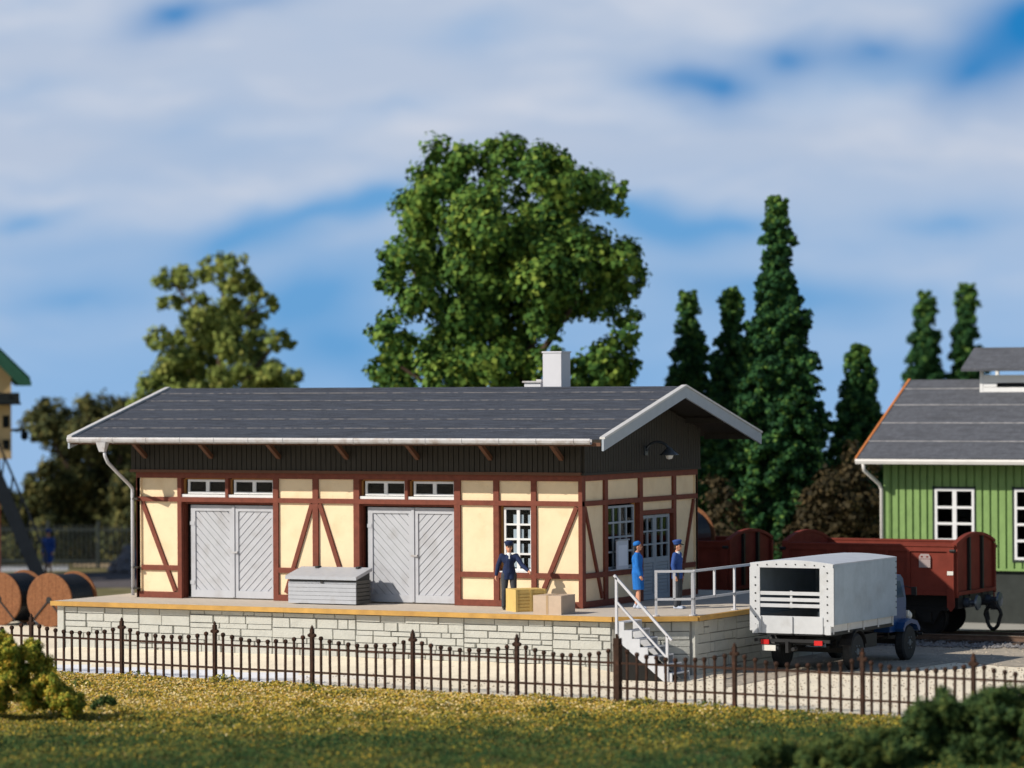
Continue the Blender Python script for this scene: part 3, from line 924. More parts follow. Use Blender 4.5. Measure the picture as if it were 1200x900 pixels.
# front window, with white cloth hung behind the lower half of each pane
zs = [2.44 + .07 + (4.10 - 2.44 - .14) * j / 4 for j in range(5)]
cur = []
for j in range(4):
    for (a, b) in ((7.93, 8.07), (8.13, 8.23), (8.36, 8.46)): cur.append((a, b, zs[j] + .02, zs[j] + .26))
window(FR, 7.68, 8.52, 2.44, 4.10, -.16, 2, 4, .06, .05, 'window', None, cur)
bm = new(); FR.box(bm, 7.59, 8.54, -.22, -.02, ZM1 + .002, ZM1 + .035); obj('window_sill', bm, M['winframe'], shed)
bm = new(); FR.box(bm, 7.59, 7.66, -.24, -.142, ZM1 + .04, ZU0 + .02); obj('window_reveal', bm, mat('reveal_ochre', (.42, .20, .06), .8), shed)
bm = new(); FR.box(bm, 7.66, 8.54, -.24, -.142, ZU0 - .04, ZU0 + .02); obj('window_head', bm, M['timber'], shed)
# gable window
zs = [2.44 + .07 + (4.10 - 2.44 - .14) * j / 4 for j in range(5)]
us = [1.58 + .07 + (3.22 - 1.58 - .14) * i / 4 for i in range(5)]
cur = [(us[i] + .02 + (0 if i else .1), us[i] + .24, zs[j] + .02, zs[j] + .27) for i in range(4) for j in range(4)]
window(GB, 1.56, 3.24, 2.44, 4.10, -.10, 4, 4, .06, .05, 'window', M['gabledoor'], cur)
bm = new(); GB.box(bm, 3.24, 3.45, -.20, -.142, ZM1, ZU0); obj('window_reveal', bm, mat('reveal_ochre', (.42, .20, .06), .8), shed)
bm = new(); GB.box(bm, 1.53, 3.45, -.18, .05, ZM1 + .002, ZM1 + .035); obj('window_sill', bm, M['gabledoor'], shed)
# gable door: two leaves, six panes each over boarded lower panels
for k, (a, b) in enumerate(((3.68, 4.52), (4.54, 5.46))):
    bm = new(); d = -.10; f = .09
    GB.box(bm, a, a + f, d - .04, d + .03, PZ + .01, 3.78); GB.box(bm, b - f, b, d - .04, d + .03, PZ + .01, 3.78)
    GB.box(bm, a + f, b - f, d - .04, d + .03, PZ + .01, PZ + .15); GB.box(bm, a + f, b - f, d - .04, d + .03, 3.70, 3.78); GB.box(bm, a + f, b - f, d - .04, d + .03, 2.50, 2.64)
    GB.box(bm, (a + b) / 2 - .02, (a + b) / 2 + .02, d - .03, d + .028, 2.64, 3.70)
    for z in (2.64 + 1.06 / 3, 2.64 + 2.12 / 3): GB.box(bm, a + f, b - f, d - .03, d + .026, z - .02, z + .02)
    lf = obj('door_leaf', bm, M['gabledoor'], shed)
    bm = new(); GB.box(bm, a + .05, b - .05, d - .015, d - .008, 2.6, 3.74); obj('pane', bm, M['glass'], lf)
    bm = new(); nb = 9
    for i in range(nb):
        z0 = PZ + .15 + (1.0 - .15) * i / nb; GB.box(bm, a + f, b - f, d - .03, d + .008, z0 + .004, z0 + .85 / nb - .012)
    GB.box(bm, a + f, b - f, d - .035, d - .02, PZ + .15, 2.5); obj('boarded_panel', bm, M['gabledoor'], lf)
bm = new(); GB.box(bm, 5.46, 5.58, -.2, -.142, PZ, 3.8); obj('door_jamb', bm, mat('reveal_ochre', (.42, .20, .06), .8), shed)


# ------------------------------------------------------------------ small things on and by the shed
def notice():
    t = thing('notice_board', (10.10, 2.2, 2.4), 'pale notice board hanging in front of the gable window', 'notice board')
    bm = new(); GB.box(bm, 1.84, 2.52, .065, .10, 2.43, 3.18); obj('backboard', bm, M['notice'], t, bevel=.01)
    bm = new(); GB.box(bm, 1.93, 2.43, .101, .106, 2.52, 3.06); obj('sheet_of_paper', bm, M['paper'], t)
    bm = new(); GB.box(bm, 1.82, 2.54, .06, .14, 3.185, 3.22); obj('rain_strip', bm, M['gabledoor'], t)
    bm = new(); GB.box(bm, 2.1, 2.26, -.02, .063, 2.6, 2.66); GB.box(bm, 2.1, 2.26, -.02, .063, 2.95, 3.01); obj('bracket', bm, M['gabledoor'], t)


notice()


def wall_lamp():
    t = thing('wall_lamp', (10.11, 3.65, 5.5), 'curved black wall lamp with pale bulb on the dark gable boarding', 'lamp')
    bm = new(); box(bm, (10.105, 3.57, 5.40), (10.15, 3.75, 5.66)); obj('wall_plate', bm, M['lampblack'], t, bevel=.02)
    pts = [(10.15, 3.66, 5.52)] + [(10.15 + .33 * (1 - math.cos(a)), 3.66, 5.52 + .24 * math.sin(a)) for a in (.4, .8, 1.2, 1.6, 2.0, 2.4, 2.8)] + [(10.80, 3.66, 5.56)]
    bm = new(); tube(bm, pts, .04, 8); obj('arm', bm, M['lampblack'], t, True)
    bm = new(); lathe(bm, [(.06, .12), (.10, .07), (.14, .03), (.25, -.07), (.255, -.09), (.24, -.09), (.12, .0), (.0, .01)], (10.82, 3.66, 5.50), (0, 0, 1), 16, close=False); obj('lamp_shade', bm, M['lampblack'], t, True)
    bm = new(); lathe(bm, [(0, -.17), (.08, -.14), (.11, -.06), (.08, .0), (0, .01)], (10.82, 3.66, 5.46), (0, 0, 1), 12); obj('bulb', bm, mat('bulb_glass', (.8, .8, .8), .1, .02, spec=.6), t, True)


wall_lamp()


def chest():
    t = thing('storage_chest', (2.85, -.7, PZ), 'light grey slatted storage chest with sloping lid against the shed wall', 'chest')
    x0, x1, yf, yb = 1.78, 3.86, -1.02, -.26
    zf, zb = PZ + .70, PZ + .88
    bm = new()
    prism(bm, [(x0 + .02, yf + .02, PZ + .03), (x0 + .02, yf + .02, zf), (x0 + .02, yb, zb), (x0 + .02, yb, PZ + .03)], (x1 - x0 - .04, 0, 0)); b = obj('body', bm, M['darkwood'], t)
    n = 6
    for i in range(n):
        bm = new(); z = PZ + .03 + i * .106
        box(bm, (x0, yf - .015 + .02 * (i == n - 1), z), (x1, yf + .018, z + (.098 if i < n - 1 else .05))); obj('slat', bm, M['chest'], b, bevel=.006)
        bm = new(); box(bm, (x1 - .0195, yf + .02, z), (x1 + .012, yb, z + .085)); obj('slat', bm, mat('chest_end_shaded', (.11, .108, .10), .8, .15), b)  # end slats coloured darker to stand for the shade on that side
    bm = new()
    prism(bm, [(x0 - .05, yf - .09, zf - .035), (x0 - .05, yf - .09, zf + .055), (x0 - .05, yb + .02, zb + .085), (x0 - .05, yb + .02, zb - .005)], (x1 - x0 + .10, 0, 0)); l = obj('lid', bm, M['chest'], t, bevel=.008)
    for x in (2.25, 3.5):
        bm = new(); box(bm, (x, yb - .16, zb + .055), (x + .08, yb + .05, zb + .11)); obj('hinge', bm, M['darkwood'], l)
    bm = new(); box(bm, (2.78, yf - .03, zf - .13), (2.86, yf - .012, zf - .02)); obj('hasp', bm, M['darkwood'], t)


chest()


def carton(name, cx, cy_, rz, sx, sy_, h, m, label, slatted):
    t = thing(name, (cx, cy_, PZ), label, 'box', None)
    t.rotation_euler = (0, 0, rz)
    MW = parent_matrix(t)

    def add(nm, bm, mm, par=t, bevel=0):
        bm.transform(MW); return obj2(nm, bm, mm, par, bevel)
    bm = new(); box(bm, (-sx / 2, -sy_ / 2, 0), (sx / 2, sy_ / 2, h)); add('carton', bm, m, t, .008)
    if slatted:
        for i in range(6):
            bm = new(); z = .03 + i * (h - .06) / 6
            box(bm, (sx / 2 + .001, -sy_ / 2 + .06, z + .015), (sx / 2 + .016, sy_ / 2 - .06, z + (h - .06) / 6 - .012)); add('slat', bm, m)
        for y in (-sy_ / 2 + .03, 0.0, sy_ / 2 - .03):
            bm = new(); box(bm, (sx / 2 + .002, y - .03, 0.004), (sx / 2 + .022, y + .03, h - .002)); add('batten', bm, M['crate_yellow'])
    else:
        bm = new()
        box(bm, (-.03, -sy_ / 2 - .006, .0), (.03, -sy_ / 2 - .001, h)); box(bm, (-.03, -sy_ / 2 - .006, h), (.03, sy_ / 2 + .006, h + .006)); add('strap', bm, M['strap'])
        bm = new(); box(bm, (-sx / 2, -.012, h + .001), (sx / 2, .012, h + .004)); add('tape', bm, M['strap'])


def obj2(name, bm, m, parent, bevel=0.0):
    """like obj() for a turned parent: mesh given in world space"""
    o = obj(name, bm, m, None, False, bevel)
    o.parent = parent; o.matrix_parent_inverse = parent_matrix(parent).inverted()
    return o


carton('slatted_crate', 9.06, -1.30, math.radians(-43), .74, .84, .57, M['crate_yellow'], 'yellow slatted crate standing beside the porter', True)
carton('shipping_carton', 10.25, -2.05, math.radians(2), .78, .85, .48, M['crate_tan'], 'tan taped carton near the platform edge beside the yellow crate', False)


# ================================================================== STAIRS AND RAILINGS
def stairs():
    t = thing('platform_stairs', (13.0, -3.3, 0), 'grey open stairs leading down along the platform front', 'stairs')
    x0, x1 = 12.74, 14.26
    yn, yf = -3.56, -2.56
    n = 7; rise = (PZ - .06) / (n + .0); go = (x1 - x0) / n
    for nm, y, mm in (('stringer', yn, M['stair']), ('stringer', yf, M['stair'])):
        bm = new()
        pts = [(x0 - .02, PZ - .05)]
        for i in range(n):
            pts += [(x0 + go * (i + 1) - .005, PZ - .05 - rise * i), (x0 + go * (i + 1) - .005, PZ - .05 - rise * (i + 1))]
        pts = [p for p in pts]
        pts += [(x1 - .22, 0.0), (x0 - .02, PZ - .48)]
        prism(bm, [(x, y - .02, z) for x, z in pts], (0, .04, 0)); obj(nm, bm, mm, t)
    for i in range(n):
        bm = new(); z = PZ - .05 - rise * i
        box(bm, (x0 + go * i - .03, yn + .022, z - .035), (x0 + go * (i + 1) + .0, yf - .022, z - .003)); obj('tread', bm, M['stair'], t)
    bm = new(); box(bm, (x0 - .02, yn - .02, PZ - .6), (x0 + .03, yn + .02, PZ + .06)); obj('landing_post', bm, M['stair'], t)
    bm = new(); prism(bm, [(x0 + .0, yn + .05, PZ - .50), (x1 - .26, yn + .05, .02), (x0 + .0, yn + .05, .02)], (0, yf - yn - .10, 0)); obj('under_stair_shade', bm, M['interior'], t)  # solid dark wedge added in place of the shade beneath the stairs
    # handrail on the open side
    r = .028
    A, B = Vector((x0 + .02, yn - .03, PZ + 1.05)), Vector((x1 - .12, yn - .03, PZ - .36))
    bm = new(); beam(bm, A - Vector((.06, 0, -.05)), B + Vector((.12, 0, -.11)), .06, .06, (0, 1, 0)); obj('handrail', bm, M['steel'], t)
    bm = new(); beam(bm, A - Vector((0, 0, .60)), B - Vector((0, 0, .55)), .05, .05, (0, 1, 0)); obj('knee_rail', bm, M['steel'], t)
    bm = new(); box(bm, (A.x - .03, A.y - .03, PZ - .35), (A.x + .03, A.y + .028, A.z - .01)); obj('handrail_post', bm, M['steel'], t)
    bm = new(); box(bm, (B.x - .03, B.y - .03, .02), (B.x + .03, B.y + .028, B.z - .01)); obj('handrail_post', bm, M['steel'], t)


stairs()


def railing(name, pts, nposts, label, h=1.0, zb=PZ):
    t = thing(name, (*pts[0], zb), label, 'railing')
    a, b = Vector((*pts[0], 0)), Vector((*pts[1], 0)); d = b - a; tt = d.normalized(); nn = Vector((tt.y, -tt.x, 0))
    for k in range(nposts):
        p = a + d * (k / (nposts - 1)); bm = new()
        low = zb - .02 if k in (0, nposts - 1) or nposts > 3 and k % 2 == 0 else zb + .42
        beam(bm, p + Vector((0, 0, low)), p + Vector((0, 0, zb + h - .03)), .06, .05, nn); ps = obj('railing_post', bm, M['steel'], t)
        if low < zb: 
            bm = new(); lathe(bm, [(.09, -.001), (.09, .03), (.03, .035)], p + Vector((0, 0, zb)), (0, 0, 1), 10); obj('base_plate', bm, M['steel'], ps)
    for z, nm in ((zb + h, 'top_rail'), (zb + .42, 'middle_rail')):
        bm = new(); beam(bm, a + Vector((0, 0, z)) - tt * .03, b + Vector((0, 0, z)) + tt * .03, .06, .065 if nm == 'top_rail' else .05, nn); obj(nm, bm, M['steel'], t)


railing('platform_railing', [(13.08, -1.98), (13.86, -1.50)], 3, 'short grey railing beside the top of the platform stairs', 1.12)
railing('platform_railing', [(13.86, -1.40), (13.82, 8.6)], 9, 'long grey railing along the platform end beside the truck', 1.12)


# ================================================================== IRON FENCE
def col_on_fence(u):
    a = (u - 600) / FPX
    d = F0 + RX * a
    # intersection with the fence line (plan view)
    k = ((-7.25 - .125 * (CAM[0] + 2.5)) - CAM[1]) / (d.y + .125 * d.x)
    return CAM[0] + d.x * k


def fence():
    px = [-88, 35, 141, 250, 364, 482, 604, 722, 859, 1009, 1139, 1290]
    xs = [col_on_fence(u) for u in px]
    t = thing('iron_fence', (10, FY(10), 0), 'rusty brown iron picket fence with ball tips and taller cross topped posts', 'fence')
    tt = Vector((1, -.125, 0)).normalized(); nn = Vector((tt.y, -tt.x, 0))
    random.seed(8)
    for i, x in enumerate(xs):
        p = Vector((x, FY(x), 0)); bm = new(); gate = i == 7
        w = .085 if not gate else .15
        h = 1.42 if not gate else 1.50
        beam(bm, p + Vector((0, 0, -.25)), p + Vector((0, 0, h)), w, w, nn)
        for s in (-1, 1):
            lathe(bm, [(0, -.055), (.05, -.03), (.055, .02), (0, .055)], p + tt * s * .075 + Vector((0, 0, h - .16)), (0, 0, 1), 8)
        lathe(bm, [(.035, 0), (.04, .05), (.0, .11)], p + Vector((0, 0, h - .01)), (0, 0, 1), 8)
        obj('fence_post', bm, M['fence'], t)
    for i in range(len(xs) - 1):
        a, b = Vector((xs[i], FY(xs[i]), 0)), Vector((xs[i + 1], FY(xs[i + 1]), 0))
        d = b - a; bm = new()
        for z in (.36, .93): beam(bm, a + Vector((0, 0, z)), b + Vector((0, 0, z)), .05, .035, nn)
        n = 10 if i < 7 else 11
        for k in range(1, n + 1):
            f = k / (n + 1); c = abs(2 * f - 1)
            h = 1.03 + .20 * c ** 2.2 + random.uniform(-.012, .012)
            q = a + d * f + nn * .004
            lean = Vector((random.uniform(-.012, .012), 0, 0))
            beam(bm, q + Vector((0, 0, .06 + random.uniform(-.03, .03))), q + Vector((0, 0, h)) + lean, .048, .048, nn)
            lathe(bm, [(0, -.06), (.045, -.045), (.062, 0), (.045, .045), (0, .06)], q + Vector((0, 0, h + .03)) + lean, (0, 0, 1), 8)
        obj('picket_panel', bm, M['fence'], t)


fence()


# ================================================================== TRUCK
def wheel(th, c, r, w, axis=(1, 0, 0), twin=False):
    bm = new()
    lathe(bm, [(r * .55, -w / 2), (r * .90, -w / 2), (r, -w * .33), (r, w * .33), (r * .90, w / 2), (r * .55, w / 2)], c, axis, 28)
    o = obj('wheel', bm, M['tyre'], th, True)
    o.data.polygons.foreach_set('use_smooth', [False] * len(o.data.polygons))
    bm = new(); lathe(bm, [(r * .60, -w * .52), (r * .55, w * .50), (r * .42, w * .36), (r * .25, w * .40), (r * .16, w * .56), (0, w * .58)], c, axis, 20, close=False); obj('rim', bm, M['rim'], o)
    bm = new()
    for k in range(6):
        a = 2 * PI * k / 6
        p = Vector(c) + Vector(axis) * w * .42 + Vector((0, math.cos(a), math.sin(a))) * r * .34
        lathe(bm, [(.025, 0), (.025, .03), (0, .035)], p, axis, 6)
    obj('wheel_nuts', bm, M['bufsteel'], o)


def truck():
    t = thing('delivery_truck', (15.8, 2.3, 0), 'blue cab truck with pale grey canvas covered load bed parked by the platform', 'truck')
    x0, x1, yr, yf = 14.72, 16.98, .16, 4.38
    zb, zs = 1.02, 1.30
    xc = (x0 + x1) / 2
    top = lambda f: 2.74 + .085 * math.sin(PI * f)
    nA = 12
    # drop sides of the load bed
    bm = new(); box(bm, (x0 + .06, yr + .02, zb - .06), (x1 - .06, yf - .02, zb + .03)); obj('load_floor', bm, M['chassis'], t)
    bm = new(); box(bm, (x1 - .12, yr + .05, zb - .02), (x1 - .07, yf, zs + .12)); s = obj('drop_side', bm, M['truckwhite'], t)
    for k in range(5):
        bm = new(); y = yr + .10 + k * 1.0; box(bm, (x1 - .07, y, zb - .02), (x1 - .04, y + .06, zs)); obj('side_stake', bm, M['truckwhite'], s)
    bm = new(); box(bm, (x0 + .015, yr + .05, zb - .02), (x0 + .06, yf, zs + .12)); obj('drop_side', bm, M['truckwhite'], t)
    bm = new(); box(bm, (x0 + .08, yr + .0, zb - .02), (x1 - .08, yr + .045, zb + .42)); tg = obj('tailgate', bm, M['truckwhite'], t, bevel=.008)
    for u in (x0 + .24, xc - .03, x1 - .33):
        bm = new(); box(bm, (u, yr - .040, zb - .01), (u + .06, yr - .001, zb + .41)); obj('tailgate_rib', bm, M['truckwhite'], tg)
    for u in (x0 + .06, x1 - .20):
        bm = new(); box(bm, (u, yr - .03, zb - .03), (u + .14, yr + .05, zb + .20)); obj('corner_block', bm, M['truckwhite'], tg)
    # canvas: sides, arched roof, rear hem
    bm = new(); box(bm, (x1 - .012, yr + .03, zs - .06), (x1 + .03, yf, top(1.0))); c = obj('canvas_side', bm, M['tarp'], t)
    bm = new(); box(bm, (x0 - .016, yr + .03, zs - .02), (x0 + .012, yf, top(0.0))); obj('canvas_side', bm, M['tarp'], t)
    bm = new()
    for k in range(nA):
        f0, f1 = k / nA, (k + 1) / nA
        X = lambda f: x0 - .02 + (x1 - x0 + .04) * f
        prism(bm, [(X(f0), yr + .01, top(f0) - .0), (X(f1), yr + .01, top(f1) - .0), (X(f1), yr + .01, top(f1) + .035), (X(f0), yr + .01, top(f0) + .035)], (0, yf - yr + .02, 0))
    bmesh.ops.remove_doubles(bm, verts=bm.verts[:], dist=.0005)
    obj('canvas_roof', bm, mat('truck_canvas_roof', (.46, .49, .54), .8, .08, 2.5, .35, 12), t)
    bm = new(); box(bm, (x0, yf - .02, zs), (x1, yf + .008, top(0) + .0)); obj('canvas_front', bm, M['tarp'], t)
    bm = new()
    pts = [(x0 + .0, top(0) + .03)] + [(x0 + (x1 - x0) * k / nA, top(k / nA) + .03) for k in range(1, nA)] + [(x1, top(1) + .03)]
    lo = [(x1, 2.66), (x0, 2.66)]
    prism(bm, [(x, yr - .012, z) for x, z in pts + lo], (0, .035, 0)); h = obj('rear_hem', bm, M['truckwhite'], t)
    for (a, b, za) in ((x0 - .02, x0 + .26, 1.06), (x1 - .36, x1 + .02, 1.20)):
        bm = new(); box(bm, (a, yr - .016, za), (b, yr + .02, 2.67)); f = obj('rear_flap', bm, M['truckwhite'], t)
        bm = new()
        for k in range(7):
            z = za + .15 + k * .2; lathe(bm, [(.022, 0), (.022, .012), (0, .014)], ((a + b) / 2 + .02, yr - .016, z), (0, -1, 0), 6)
        obj('canvas_eyelets', bm, M['chassis'], f)  # row of eyelets in the canvas flap
    bm = new()
    for k in range(9): lathe(bm, [(.018, 0), (.018, .012), (0, .014)], (x1 + .031, yf - .06, 1.45 + k * .15), (1, 0, 0), 6)
    for k in range(8): lathe(bm, [(.018, 0), (.018, .012), (0, .014)], (x0 + .2 + k * .26, yr - .013, 2.71 + .04 * math.sin(PI * (k + .7) / 8)), (0, -1, 0), 6)
    obj('canvas_eyelets', bm, M['chassis'], c)  # eyelets along the canvas side and the rear hem
    # open slats above the tailgate
    for z in (1.66, 1.81, 1.97):
        bm = new(); box(bm, (x0 + .2, yr - .005, z), (x1 - .3, yr + .03, z + .09)); obj('rear_slat', bm, M['truckwhite'], t)
    bm = new(); box(bm, (xc - .06, yr + .031, 1.64), (xc + .0, yr + .05, 2.08)); obj('slat_stay', bm, M['truckwhite'], t)
    # chassis, lamps, plate
    bm = new()
    for x in (xc - .42, xc + .42): box(bm, (x - .05, yr + .05, .70), (x + .05, 6.3, .86))
    for y in (yr + .08, 1.9, 3.6, 5.2): box(bm, (xc - .42, y, .72), (xc + .42, y + .1, .84))
    for y in (1.9, 5.42): box(bm, (xc - .85, y - .05, .42), (xc + .85, y + .05, .54))
    for y in (1.9, 5.42):
        for x in (xc - .46, xc + .46): box(bm, (x - .04, y - .5, .54), (x + .04, y + .5, .62)); 
        for x in (xc - .46, xc + .46): box(bm, (x - .05, y - .06, .5), (x + .05, y + .06, .74))
    box(bm, (xc + .5, 2.7, .5), (xc + .95, 3.5, .85)); box(bm, (xc - .95, 2.7, .5), (xc - .5, 3.5, .85))
    tube(bm, [(xc + .1, yr + .05, .62), (xc + .1, yr - .18, .62)], .05, 8); box(bm, (xc - .14, yr - .10, .52), (xc - .06, yr + .1, .80))
    box(bm, (x0 + .1, yr - .02, .78), (x1 - .1, yr + .04, .86))
    obj('chassis', bm, M['chassis'], t)
    for u in (x0 + .30, x1 - .50):
        bm = new(); box(bm, (u, yr - .06, .72), (u + .22, yr - .021, .84)); obj('tail_lamp', bm, M['redlamp'], t, bevel=.01)
    bm = new(); box(bm, (x0 + .33, yr - .05, .56), (x0 + .70, yr - .025, .70)); obj('number_plate', bm, M['plate'], t)
    for (y, twin) in ((1.82, True), (5.42, False)):
        for s in (-1, 1):
            x = xc + s * .98
            wheel(t, (x, y, .47), .47, .26, (s, 0, 0))
    for s in (-1, 1):
        bm = new(); arc = [(xc + s * .98 - .16, 1.82 + math.cos(a) * .56, .47 + math.sin(a) * .54) for a in [PI * k / 10 for k in range(1, 10)]]
        for i in range(len(arc) - 1):
            p, q = arc[i], arc[i + 1]
            prism(bm, [p, q, (q[0], q[1], q[2] + .02), (p[0], p[1], p[2] + .02)], (.32, 0, 0))
        obj('mudguard', bm, M['chassis'], t)
    # cab with bonnet, pointing away from the camera
    bm = new()
    prof = [(4.50, .78), (4.50, 2.05), (4.62, 2.24), (5.28, 2.26), (5.46, 2.14), (5.66, 1.62), (5.66, .78)]
    prism(bm, [(x0 + .22, y, z) for y, z in prof], (x1 - x0 - .44, 0, 0)); cb = obj('cab', bm, M['truckblue'], t, bevel=.03)
    for s, X in ((-1, x0 + .22), (1, x1 - .22)):
        bm = new(); prism(bm, [(X, y, z) for y, z in [(4.66, 1.66), (4.66, 2.10), (5.22, 2.10), (5.50, 1.66)]], (s * .008, 0, 0)); obj('side_window', bm, mat('cab_glass', (.05, .09, .14), .08, .1, spec=.7), cb)
        bm = new(); box(bm, (X + s * .004, 4.60, 1.55), (X + s * .03, 4.75, 1.60)); obj('door_handle', bm, M['bufsteel'], cb)
        bm = new()
        pts = [(y, z) for y, z in [(4.86, .86), (5.0, 1.02), (5.42, 1.10), (5.86, 1.02), (6.06, .84), (6.06, .74), (5.94, .78), (5.80, .92), (5.42, .99), (5.05, .92), (4.92, .78)]]
        prism(bm, [(X - s * .12, y, z) for y, z in pts], (s * .36, 0, 0)); obj('front_mudguard', bm, M['truckblue'], t)
        bm = new(); tube(bm, [(X, 5.55, 1.95), (X + s * .2, 5.66, 1.88)], .012, 6); box(bm, (X + s * .16, 5.63, 1.70), (X + s * .30, 5.68, 1.92)); obj('mirror', bm, M['chassis'], t)
        bm = new(); lathe(bm, [(.0, -.10), (.11, -.06), (.13, .03), (.12, .06), (0, .08)], (xc + s * .80, 6.02, 1.14), (0, 1, 0), 14); hl = obj('headlight', bm, M['plate'], t, True)
        bm = new(); box(bm, (xc + s * .72 - .0, 5.86, 1.14), (xc + s * .72 + s * .16, 5.98, 1.28)); obj('side_lamp', bm, M['plate'], t, bevel=.02)
    bm = new(); prism(bm, [(xc - .55, y, z) for y, z in [(5.662, .8), (5.662, 1.58), (6.20, 1.44), (6.34, 1.30), (6.36, .8)]], (1.10, 0, 0)); obj('bonnet', bm, M['truckblue'], t, bevel=.04)
    bm = new(); box(bm, (x0 + .2, 6.38, .56), (x1 - .2, 6.46, .72)); tube(bm, [(x1 - .2, 6.42, .64), (x1 - .06, 6.44, .64)], .04, 8); obj('bumper', bm, M['chassis'], t)
    bm = new(); prism(bm, [(x0 + .32, y, z) for y, z in [(5.505, 2.05), (5.655, 1.66), (5.672, 1.67), (5.522, 2.06)]], (x1 - x0 - .64, 0, 0)); obj('windscreen', bm, MATS['cab_glass'], cb)


truck()


# ================================================================== OPEN WAGONS
def wagon(x0, x1, label, marks, drumload=False):
    xc = (x0 + x1) / 2
    y0, y1 = 10.98, 14.08
    t = thing('open_wagon', (xc, 12.5, .25), label, 'wagon', 'open goods wagons on the track')
    zf, zt = 1.40, 2.74
    ym = (y0 + y1) / 2
    # sides
    for s, Y in ((-1, y0), (1, y1)):
        bm = new(); box(bm, (x0 + .02, Y, zf), (x1 - .02, Y - s * .06, zt)); sd = obj('side_wall', bm, M['wagon'], t)
        bm = new(); box(bm, (x0 - .01, Y + s * .05, zt - .14), (x1 + .01, Y - s * .07, zt + .0)); box(bm, (x0 - .03, Y + s * .075, zt), (x1 + .03, Y - s * .09, zt + .05)); obj('top_rim', bm, M['wagon'], sd, bevel=.01)
        bm = new(); box(bm, (x0 - .0, Y + s * .03, zf - .02), (x1 + .0, Y, zf + .10)); obj('bottom_rim', bm, M['wagon'], sd)
        for x in (x0 + .04, x0 + 1.35, xc - .55, xc + .55, x1 - 1.35):
            bm = new(); box(bm, (x - .05, Y + s * .045, zf + .10), (x + .05, Y, zt - .14)); obj('side_stanchion', bm, M['wagon'], sd)
        for x in (x0 + .08, x1 - .09):
            bm = new(); prism(bm, [(x - .10, Y + s * .09, zt - .14), (x + .10, Y + s * .09, zt - .14), (x + .10, Y + s * .09, zf - .34), (x, Y + s * .09, zf - .46), (x - .10, Y + s * .09, zf - .34)], (0, -s * .085, 0)); cp_ = obj('corner_pillar', bm, M['wagon'], t)
            if s == -1 and x > xc and marks:
                bm = new(); box(bm, (x - .09, Y + s * .099, zf + .55), (x + .09, Y + s * .091, zf + .66)); obj('white_mark', bm, M['plate'], cp_)
        if s == -1 and marks:
            X = x1 - .86
            bm = new()
            pl = [(X + .17 * (abs(c) ** .7) * (1 if c > 0 else -1), zf + .94 + .19 * sn) for c, sn in ((-1, -1), (1, -1), (1, .55), (.62, 1), (-.62, 1), (-1, .55))]
            prism(bm, [(x, Y - .056, z) for x, z in pl], (0, .011, 0)); mk = obj('marking_plate', bm, M['wagonlight'], sd)
            bm = new()
            for dx in (-.08, .08): box(bm, (X + dx - .03, Y - .060, zf + 1.03), (X + dx + .03, Y - .0565, zf + 1.07))
            box(bm, (X - .17, Y - .060, zf + .985), (X + .17, Y - .0565, zf + .995))
            obj('plate_marks', bm, M['wagon'], mk)
    # arched ends
    arch = lambda f: zt + .05 + .27 * (1 - (2 * f - 1) ** 2)
    for s, X in ((-1, x0), (1, x1)):
        bm = new(); n = 14
        pts = [(y0, zf)] + [(y0 + (y1 - y0) * k / n, arch(k / n)) for k in range(n + 1)] + [(y1, zf)]
        prism(bm, [(X, y, z) for y, z in pts], (-s * .06, 0, 0)); e = obj('end_wall', bm, M['wagon'], t)
        bm = new()
        for k in range(n):
            f0, f1 = k / n, (k + 1) / n; ya, yb = y0 + (y1 - y0) * f0, y0 + (y1 - y0) * f1
            prism(bm, [(X + s * .07, ya, arch(f0) - .05), (X + s * .07, yb, arch(f1) - .05), (X + s * .07, yb, arch(f1) + .035), (X + s * .07, ya, arch(f0) + .035)], (-s * .15, 0, 0))
        bmesh.ops.remove_doubles(bm, verts=bm.verts[:], dist=.0005)
        obj('end_rim', bm, M['wagon'], e)
        for f in (.0, .335, .665, 1.0):
            y = y0 + (y1 - y0) * f + (.06 if f == 0 else -.06 if f == 1 else 0)
            bm = new(); box(bm, (X, y - .055, zf - .08), (X + s * .085, y + .055, arch(f) - .06)); obj('end_stanchion', bm, M['wagon'] if f in (0, 1) else M['wagonframe'], e)
        bm = new(); box(bm, (X, y0 + .05, zf - .02), (X + s * .10, y1 - .05, zf + .08)); obj('end_rail', bm, M['wagon'], e)
        for y in (y0 - .10, y1 + .10):
            bm = new(); tube(bm, [(X - .1, y + .03, zt - .12), (X + .06, y, zt - .12)], .05, 6); obj('lamp_iron', bm, M['wagonframe'], e)
    bm = new(); box(bm, (x0 + .06, y0 + .06, zf + .02), (x1 - .06, y1 - .06, zf + .08)); obj('load_floor', bm, M['wagonframe'], t)
    # frame, axles, buffers, couplings
    bm = new()
    for y in (ym - .95, ym + .95): box(bm, (x0 - .05, y - .05, 1.02), (x1 + .05, y + .05, 1.385))
    for x in (x0 - .05, x1 - .10): box(bm, (x, y0 + .15, 1.00), (x + .15, y1 - .15, 1.38))
    for x in (xc - 1.55, xc + 1.55):
        for y in (ym - .98, ym + .98):
            prism(bm, [(x - .45, y - .03, 1.03), (x + .45, y - .03, 1.03), (x + .16, y - .03, .55), (x - .16, y - .03, .55)], (0, .06, 0))
            box(bm, (x - .6, y - .06, .92), (x + .6, y + .06, 1.02))
            box(bm, (x - .14, y - .12, .6), (x + .14, y + .12, .86))
    box(bm, (xc - .7, ym - .9, .55), (xc + .7, ym + .9, .95))
    obj('underframe', bm, M['wagonframe'], t)
